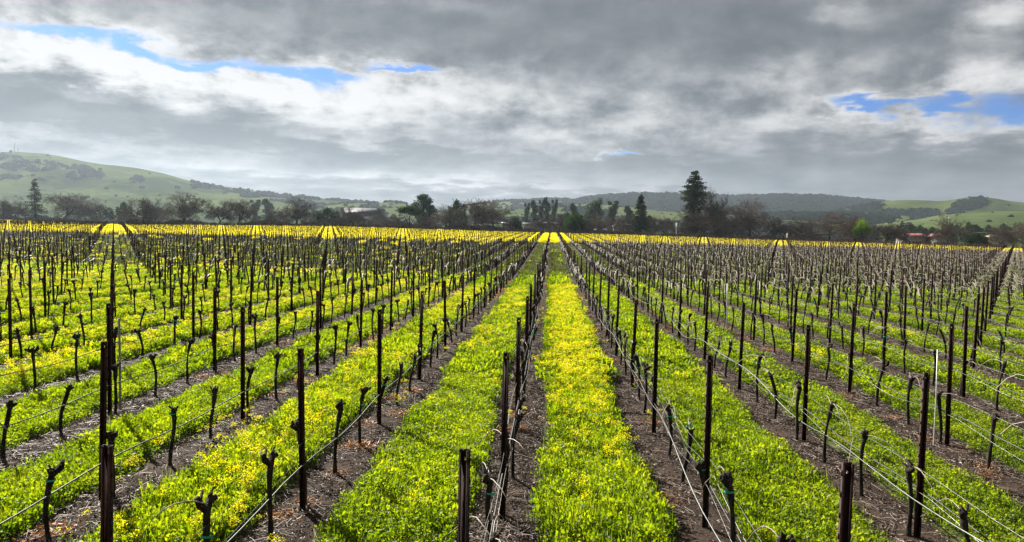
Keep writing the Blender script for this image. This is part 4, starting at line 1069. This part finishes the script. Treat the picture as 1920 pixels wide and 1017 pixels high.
for k, px, yt, w, Y, nm, lab, grp in [
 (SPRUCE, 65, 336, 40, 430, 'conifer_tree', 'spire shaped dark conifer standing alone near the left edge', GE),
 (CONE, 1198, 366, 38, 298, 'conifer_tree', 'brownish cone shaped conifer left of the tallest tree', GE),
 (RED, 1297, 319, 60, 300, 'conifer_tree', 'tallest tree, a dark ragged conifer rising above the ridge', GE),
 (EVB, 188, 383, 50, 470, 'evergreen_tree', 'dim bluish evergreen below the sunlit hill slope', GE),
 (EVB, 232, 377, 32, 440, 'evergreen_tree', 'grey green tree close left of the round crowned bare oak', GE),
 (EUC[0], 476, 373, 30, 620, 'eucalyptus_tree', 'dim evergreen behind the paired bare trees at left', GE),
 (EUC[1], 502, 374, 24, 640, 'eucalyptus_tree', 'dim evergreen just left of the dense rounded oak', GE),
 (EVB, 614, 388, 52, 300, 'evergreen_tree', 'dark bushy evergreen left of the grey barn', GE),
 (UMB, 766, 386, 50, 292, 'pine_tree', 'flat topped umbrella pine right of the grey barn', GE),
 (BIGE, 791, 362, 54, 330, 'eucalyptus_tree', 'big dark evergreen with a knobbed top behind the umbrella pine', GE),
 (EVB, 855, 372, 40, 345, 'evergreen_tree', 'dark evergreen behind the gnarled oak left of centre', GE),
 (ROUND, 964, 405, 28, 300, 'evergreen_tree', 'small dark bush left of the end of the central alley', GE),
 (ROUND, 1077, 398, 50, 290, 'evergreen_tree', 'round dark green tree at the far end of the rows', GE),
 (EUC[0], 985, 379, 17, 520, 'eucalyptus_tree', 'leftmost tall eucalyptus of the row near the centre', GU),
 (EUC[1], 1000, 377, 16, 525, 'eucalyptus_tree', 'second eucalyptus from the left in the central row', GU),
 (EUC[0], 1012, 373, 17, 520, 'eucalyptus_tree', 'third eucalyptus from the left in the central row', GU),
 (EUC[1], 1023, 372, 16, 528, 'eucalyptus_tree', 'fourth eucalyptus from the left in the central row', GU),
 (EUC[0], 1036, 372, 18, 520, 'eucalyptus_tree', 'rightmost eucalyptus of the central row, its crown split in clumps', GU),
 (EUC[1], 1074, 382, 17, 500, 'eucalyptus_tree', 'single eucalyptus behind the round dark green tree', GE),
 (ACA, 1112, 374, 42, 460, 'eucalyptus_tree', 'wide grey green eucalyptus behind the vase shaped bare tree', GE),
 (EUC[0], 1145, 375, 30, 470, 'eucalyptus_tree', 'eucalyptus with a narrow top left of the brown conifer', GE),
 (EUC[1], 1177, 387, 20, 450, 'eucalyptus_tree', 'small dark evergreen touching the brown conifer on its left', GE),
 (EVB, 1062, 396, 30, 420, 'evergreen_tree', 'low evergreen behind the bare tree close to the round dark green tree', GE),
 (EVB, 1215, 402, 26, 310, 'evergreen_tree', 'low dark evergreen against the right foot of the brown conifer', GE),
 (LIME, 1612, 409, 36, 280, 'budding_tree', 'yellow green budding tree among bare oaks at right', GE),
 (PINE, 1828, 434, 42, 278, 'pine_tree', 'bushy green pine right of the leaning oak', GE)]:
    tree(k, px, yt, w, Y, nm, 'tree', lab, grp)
# far conifer belt at right
G2 = 'dark distant evergreens behind the red roofed building'
descr = ['behind the small domed bare tree', 'behind the left end of the red roof', 'above the left half of the red roof', 'above the middle of the red roof', 'left of the leaning oak crown', 'behind the leaning oak crown', 'just right of the leaning oak crown', 'left of the bushy green pine', 'above the bushy green pine', 'right above the bushy green pine', 'left of the brushy tree at right', 'behind the brushy tree at right']
for i, (px, yt, w) in enumerate([(1640, 424, 26), (1668, 421, 30), (1688, 412, 20), (1706, 418, 24), (1722, 420, 30), (1745, 424, 34), (1772, 419, 28), (1790, 420, 30), (1812, 414, 26), (1830, 422, 26), (1850, 420, 30), (1878, 417, 30)]):
    tree(EVB if i % 3 else EUC[i % 2], px, yt, w, 520 + 12 * (i % 4), 'evergreen_tree', 'tree', 'dark distant evergreen ' + descr[i], G2)

# undergrowth along the field edge: one unpickable mass of brush
def brush_mesh(seed, mat, leafm=None):
    lb = LB(); n = 420; R = np.random.RandomState(seed)
    xy, q = disc(n, 1.5); z = 2.2 * (1 - q ** 2 * .6) * R.rand(n) ** .8
    d = np.concatenate([xy * .3 + R.normal(size=(n, 2)) * .6, np.full((n, 1), .8)], 1)
    lb.leaves(np.concatenate([xy, z[:, None] * .9], 1), d, .5 + .7 * R.rand(n), .05 + .03 * R.rand(n), R.rand(n), 0, .1)
    if leafm:
        n = 260; xy, q = disc(n, 1.4); z = 1.9 * (1 - q ** 2 * .6) * R.rand(n)
        lb.leaves(np.concatenate([xy, z[:, None]], 1), R.normal(size=(n, 3)), .3, .22, R.rand(n), 1, .1)
    return lb.mesh('brush', [mat] + ([leafm] if leafm else []))
brush = proto_collection('brush', [brush_mesh(1, M_twig), brush_mesh(2, M_twigt), brush_mesh(3, M_twig, M_ever), brush_mesh(4, M_twig), brush_mesh(5, M_twigt)])
bx_, by_, bs_ = [], [], []
for _ in range(2600):
    px = -60 + 2060 * RS.rand(); Y = (288 + RS.rand() ** 1.5 * 40) if px > 240 else 412 + RS.rand() * 30
    if 1000 < px < 1056 or 1655 < px < 1800: 
        if RS.rand() < .93: continue
    if 640 < px < 735 and RS.rand() < .6: continue
    if RS.rand() > 2.2 * float(fbm(px * .012, 3.3, 62, 2)) - .1: continue
    tall = fbm(px * .02, 0., 61, 2)
    bx_.append(px_X(px, Y)); by_.append(Y); bs_.append((.4 + 1.15 * float(tall)) * (.6 + .6 * RS.rand()) * (1.0 if px < 1640 else .7) * (1.25 if px < 240 else 1))
bx_, by_, bs_ = map(np.array, (bx_, by_, bs_)); n = len(bx_)
scatter('undergrowth', brush, 5, np.stack([bx_, by_, ground(bx_, by_)], -1), np.stack([np.zeros(n), np.zeros(n), RS.rand(n) * 6.28], -1), np.stack([bs_ * 1.1, bs_ * 1.1, bs_], -1), kind='stuff', label='grey brown brush filling the foot of the tree line')

# ------------------------------------------------------------------ buildings
def wpt(px, py, Y): return np.array([px_X(px, Y), Y, px_h(px, py, Y)])
def building(name, Y, pxa, pxb, label, cat='building'):
    X_ = px_X((pxa + pxb) / 2, Y); g = float(ground(X_, Y))
    s = depth(X_, Y) / F
    e = empty(name, (X_, Y, g), -math.atan2(X_, Y) * .0, category=cat, label=label)
    return e, s, g
def part(name, parent, lb, mats, **p): return add(name, lb.mesh(name, mats), parent, **p)
# grey barn with a broken-pitch iron roof
Yb = 340.
e, s, g = building('barn', Yb, 640, 730, 'large grey barn with a broken pitch iron roof behind bare trees')
def bl(px, py): v = wpt(px, py, Yb); return v[0] - e.location.x, v[2] - g
xl = bl(646, 400)[0]; xr_ = bl(712, 400)[0]
zr = bl(700, 391)[1]; zm = bl(700, 402)[1]; ze = bl(700, 415.5)[1]
hw1, hw2 = 3.2, 9.0
for nm, (y0, z0), (y1, z1) in (('roof', (0, zr), (-hw1, zm)), ('roof', (0, zr), (hw1, zm)), ('roof', (-hw1 - .0, zm - .25), (-hw2, ze)), ('roof', (hw1, zm - .25), (hw2, ze))):
    lb = LB(); a, b = xl - .4, xr_ + .4; dn = .12
    lb.poly([(a, y0, z0), (b, y0, z0), (b, y1, z1), (a, y1, z1), (a, y0, z0 - dn), (b, y0, z0 - dn), (b, y1, z1 - dn), (a, y1, z1 - dn)],
            [(0, 1, 2, 3), (7, 6, 5, 4), (0, 4, 5, 1), (3, 2, 6, 7), (1, 5, 6, 2), (0, 3, 7, 4)])
    for k in range(1, 14):
        xx = a + (b - a) * k / 14
        lb.poly([(xx - .06, y0, z0 + .01), (xx + .06, y0, z0 + .01), (xx + .06, y1, z1 + .01), (xx - .06, y1, z1 + .01), (xx, (y0), z0 + .08), (xx, y1, z1 + .08)], [(0, 4, 5, 3), (4, 1, 2, 5)])
    part(nm, e, lb, [M_roof])
lb = LB()
for xx in (xl, xr_ - .2):
    lb.poly([(xx, -hw2 + .8, -1), (xx, hw2 - .8, -1), (xx, hw2 - .8, ze - .1), (xx, hw1, zm - .4), (xx, 0, zr - .25), (xx, -hw1, zm - .4), (xx, -hw2 + .8, ze - .1),
             (xx + .2, -hw2 + .8, -1), (xx + .2, hw2 - .8, -1), (xx + .2, hw2 - .8, ze - .1), (xx + .2, hw1, zm - .4), (xx + .2, 0, zr - .25), (xx + .2, -hw1, zm - .4), (xx + .2, -hw2 + .8, ze - .1)],
            [(0, 1, 2, 6), (6, 2, 3, 5), (5, 3, 4), (7, 8, 9, 13), (13, 9, 10, 12), (12, 10, 11)])
lb.box(xl + .2, xr_ - .2, -hw2 + .8, -hw2 + 1.0, -1, ze - .2); lb.box(xl + .2, xr_ - .2, hw2 - 1.0, hw2 - .8, -1, ze - .2)
part('wall', e, lb, [M_barnw])
lb = LB(); lb.box(xr_, xr_ + .06, -1.6, 1.6, zm - 1.0, zm + 1.4); part('hay_door', e, lb, [M_dark])
for k in range(5):
    lb = LB(); c = xl + (xr_ - xl) * (k + .5) / 5; lb.box(c - .5, c + .5, -hw2 + .74, -hw2 + .8, .8, 1.8); f = part('window', e, lb, [M_white])
    lb = LB(); lb.box(c - .4, c + .4, -hw2 + .70, -hw2 + .74, .9, 1.7); part('pane', f, lb, [M_glass])
# right end of the barn: a flared lean-to roof running to the right
e2, s2, g2 = building('shed_wing', Yb - 2, 705, 735, 'flared pale roof wing sloping down from the right end of the barn', 'shed')
def b2(px, py): v = wpt(px, py, Yb - 2); return v[0] - e2.location.x, v[2] - g2
pr = [b2(713, 392), b2(716, 400), b2(722, 408), b2(731, 415.5)]
lb = LB()
for k in range(3):
    (xa, za), (xb, zb) = pr[k], pr[k + 1]
    lb.poly([(xa, -8, za), (xb, -8, zb), (xb, 8, zb), (xa, 8, za), (xa - .1, -8, za - .5), (xb - .1, -8, zb - .5), (xb - .1, 8, zb - .5), (xa - .1, 8, za - .5)], [(0, 1, 2, 3), (7, 6, 5, 4), (0, 4, 5, 1), (3, 2, 6, 7)])
part('roof', e2, lb, [M_roof])
lb = LB(); x0 = pr[0][0] - 2.2
lb.poly([(x0, -7.5, -1), (pr[3][0] - .6, -7.5, -1), (pr[3][0] - .6, -7.5, pr[3][1] - .55), (pr[2][0] - .4, -7.5, pr[2][1] - .55), (pr[1][0] - .3, -7.5, pr[1][1] - .6), (x0, -7.5, pr[1][1] - .6)], [(0, 1, 2, 3), (0, 3, 4, 5)])
lb.box(x0, pr[3][0] - .7, 7.3, 7.5, -1, pr[3][1] - .6)
part('wall', e2, lb, [M_cream])
lb = LB(); lb.box(x0 + 1, x0 + 3, -7.58, -7.52, -.5, 2.0); part('door', e2, lb, [M_dark])
# dark gabled hut in front of the barn
def gable(name, Y, pxa, pxb, yt, ye, yb, mr, mw, label, depth_m=6, windows=0, cat='building', rot=0.0):
    e, s, g = building(name, Y, pxa, pxb, label, cat)
    def q(px, py): v = wpt(px, py, Y); return v[0] - e.location.x, v[2] - g
    xa, xb = q(pxa, ye)[0], q(pxb, ye)[0]; zt, zee = q((pxa + pxb) / 2, yt)[1], q((pxa + pxb) / 2, ye)[1]
    xm = (xa + xb) / 2
    lb = LB(); y0, y1 = -depth_m / 2, depth_m / 2; b = -1.2
    lb.poly([(xa + .2, y0, b), (xb - .2, y0, b), (xb - .2, y0, zee), (xm, y0, zt - .15), (xa + .2, y0, zee), (xa + .2, y1, b), (xb - .2, y1, b), (xb - .2, y1, zee), (xm, y1, zt - .15), (xa + .2, y1, zee)],
            [(0, 1, 2, 3, 4), (9, 8, 7, 6, 5), (0, 4, 9, 5), (1, 6, 7, 2)])
    part('wall', e, lb, [mw])
    for sgn, xe in ((-1, xa), (1, xb)):
        lb = LB(); lb.poly([(xm, y0 - .3, zt), (xe, y0 - .3, zee - .05), (xe, y1 + .3, zee - .05), (xm, y1 + .3, zt), (xm, y0 - .3, zt - .14), (xe, y0 - .3, zee - .2), (xe, y1 + .3, zee - .2), (xm, y1 + .3, zt - .14)],
                          [(0, 1, 2, 3), (7, 6, 5, 4), (0, 4, 5, 1), (3, 2, 6, 7), (1, 5, 6, 2)]); part('roof', e, lb, [mr])
    for k in range(windows):
        lb = LB(); c = xa + (xb - xa) * (k + 1) / (windows + 1); lb.box(c - .45, c + .45, y0 - .05, y0, .9, 1.9); f = part('window', e, lb, [M_white])
        lb = LB(); lb.box(c - .36, c + .36, y0 - .08, y0 - .05, 1.0, 1.8); part('pane', f, lb, [M_glass])
    return e
gable('farm_hut', 310, 661, 685, 403, 413, 424, M_dark, M_barnw, 'small dark gabled hut in front of the grey barn', windows=1)
def long_house(name, Y, pxa, pxb, yt, ye, mr, mw, label, depth_m=9, nwin=6, hip=3.0, cat='building'):
    e, s, g = building(name, Y, pxa, pxb, label, cat)
    def q(px, py): v = wpt(px, py, Y); return v[0] - e.location.x, v[2] - g
    xa, xb = q(pxa, ye)[0], q(pxb, ye)[0]; c = (pxa + pxb) / 2; zt, zee = q(c, yt)[1], q(c, ye)[1]
    d = depth_m / 2
    lb = LB(); lb.box(xa + .6, xb - .6, -d + .6, d - .6, -1.5, zee - .06); part('wall', e, lb, [mw])
    lb = LB(); lb.poly([(xa, -d, zee), (xb, -d, zee), (xb, d, zee), (xa, d, zee), (xa + hip, 0, zt), (xb - hip, 0, zt)], [(0, 1, 5, 4), (1, 2, 5), (2, 3, 4, 5), (3, 0, 4), (3, 2, 1, 0)]); part('roof', e, lb, [mr])
    for k in range(nwin):
        x = xa + .6 + (xb - xa - 1.2) * (k + .5) / nwin; zc = zee * .5
        lb = LB(); lb.box(x - .55, x + .55, -d + .54, -d + .6, zc - .7, zc + .6); f = part('window', e, lb, [M_white])
        lb = LB(); lb.box(x - .45, x + .45, -d + .50, -d + .54, zc - .6, zc + .5); part('pane', f, lb, [M_glass])
    return e
long_house('house', 360, 1682, 1742, 438, 444.5, M_red, M_cream, 'low cream house with a pinkish red hipped roof, its left wing', nwin=8, hip=4)
long_house('house', 352, 1742, 1776, 438.5, 446, M_red, M_cream, 'right wing of the red roofed house, brighter and slightly lower', nwin=5, hip=.6)
long_house('greenhouse', 420, 1015, 1048, 417, 420, M_white, M_cream, 'long low white roofed shed beyond the end of the central rows', nwin=4, hip=.4, cat='shed')
long_house('farm_shed', 410, 977, 1002, 418, 421, M_roof, M_cream, 'low grey shed left of the long white roof', nwin=3, hip=.4, cat='shed')
long_house('farm_shed', 350, 1112, 1137, 429, 432, M_white, M_cream, 'white shed roof behind the vase shaped bare tree', nwin=2, hip=.3, cat='shed')
long_house('cottage', 360, 1146, 1184, 420, 426, M_roof, M_cream, 'cream cottage left of the brown cone shaped conifer', nwin=4, hip=1, cat='cottage')
long_house('farm_shed', 360, 938, 954, 417, 419.5, M_white, M_barnw, 'small white roof glimpsed through the round spreading oak', nwin=2, hip=.3, cat='shed')
long_house('farm_shed', 340, 1471, 1478, 426.5, 430, M_roof, M_cream, 'small pale shed behind the narrow bare tree at right', depth_m=3, nwin=1, hip=.3, cat='shed')
gable('cabin', 318, 757, 771, 413.5, 419, 424, M_white, M_tan, 'small white roofed cabin right of the grey barn', cat='cabin')
gable('farmhouse', 520, 732, 741, 401, 406, 415, M_cream, M_cream, 'tiny pale farmhouse on the slope just right of the barn', cat='house')
gable('roadside_house', 420, 1847, 1876, 440, 445, 455, M_tan, M_tan, 'low tan house half hidden behind the brushy tree at right', cat='house', depth_m=8)
# water tower like white post at the foot of the tallest conifer
lb = LB(); Yw = 290; X_ = px_X(1266, Yw); g = float(ground(X_, Yw)); h = px_h(1266, 418, Yw) - g
lb.tube([(0, 0, -.2), (0, 0, h * .6), (0, 0, h)], [.2, .22, .32], 10)
o = add('white_marker', lb.mesh('white_marker', [M_white]), category='post', label='white stubby marker post near the foot of the tallest conifer'); o.location = (X_, Yw, g)

# poles, cables, masts
def pole(px, yt, Y, rad, label, arms=True, name='utility_pole', mat=M_wood, yb=None, cat='pole', group=None):
    X_ = px_X(px, Y); g = float(ground(X_, Y)); h = px_h(px, yt, Y) - g
    e = empty(name, (X_, Y, g), .3, category=cat, label=label)
    lb = LB(); lb.tube([(0, 0, -.5), (0, 0, h)], [rad, rad * .7], 8); part('shaft', e, lb, [mat])
    if arms:
        lb = LB(); lb.box(-1.1, 1.1, -rad - .1, -rad, h - .7, h - .55); part('crossarm', e, lb, [mat])
    return X_, Y, g + h
p1 = pole(1774, 407, 330, .14, 'pale utility pole rising right beside the leaning oak crown', mat=M_stake)
p2 = pole(1912, 431, 300, .13, 'leaning wooden pole at the right edge above the field')
p3 = (px_X(1440, 420), 420, px_h(1440, 414, 420))
p4 = (px_X(2050, 330), 330, px_h(2050, 412, 330))
def cable(a, b, sag, rad, label):
    t = np.linspace(0, 1, 30)[:, None]; a, b = np.array(a), np.array(b)
    p = a * (1 - t) + b * t - np.array([0, 0, 1]) * sag * 4 * t * (1 - t)
    lb = LB(); lb.tube(p, rad, 3, cap=False); add('power_cable', lb.mesh('power_cable', [M_wire]), category='cable', label=label, group='overhead cables at right')
cable(p1, p3, 3.2, .04, 'pale overhead cable sagging left from the utility pole')
cable(np.array(p1) - [0, 0, 1.2], np.array(p3) - [0, 0, .8], 3.2, .04, 'lower pale overhead cable sagging left from the utility pole')
cable(p1, p4, 1.0, .04, 'pale overhead cable running right from the utility pole')
cable(np.array(p1) - [0, 0, 5.5], np.array(p2) - [0, 0, .3], 1.0, .05, 'dark low cable from the utility pole to the edge pole')
def mast(px, yt, yb, Y, rad, label, dishes=False):
    X_ = px_X(px, Y); z0 = px_h(px, yb, Y); z1 = px_h(px, yt, Y)
    e = empty('radio_mast', (X_, Y, z0), 0, category='mast', label=label)
    h = z1 - z0; lb = LB(); lb.tube([(0, 0, -4), (0, 0, h * .45), (0, 0, h)], [rad * 1.6, rad, rad * .4], 6); part('shaft', e, lb, [M_stake])
    if dishes:
        lb = LB()
        lb.box(-14, -8, -3, 3, -4, 4); part('equipment_hut', e, lb, [M_dark])
        lb = LB(); lb.tube([(12, 0, -4), (12, 0, 8)], .6, 6); lb.box(9, 15, -.5, .5, 8, 9.5); part('side_antenna', e, lb, [M_dark])
mast(28, 265, 286, 2200, 1.0, 'tall radio mast on top of the left hill', True)
mast(1200, 357, 366, 2550, .9, 'thin mast on the wooded ridge left of the tallest conifer')
mast(1220, 359, 366, 2550, .7, 'shorter thin mast just right of the other ridge mast')

# ------------------------------------------------------------------ haze
lb = LB(); lb.box(-4600, 4600, -1000, 4400, -8, 330)
m, nt, out = new_mat('haze_air')
pv = mk(nt, 'ShaderNodeVolumePrincipled'); pv.inputs['Color'].default_value = (.68, .81, .96, 1); pv.inputs['Density'].default_value = .6e-4; pv.inputs['Anisotropy'].default_value = .35
link(nt, pv.outputs[0], out.inputs['Volume'])
add('haze', lb.mesh('haze', [m]), kind='stuff')
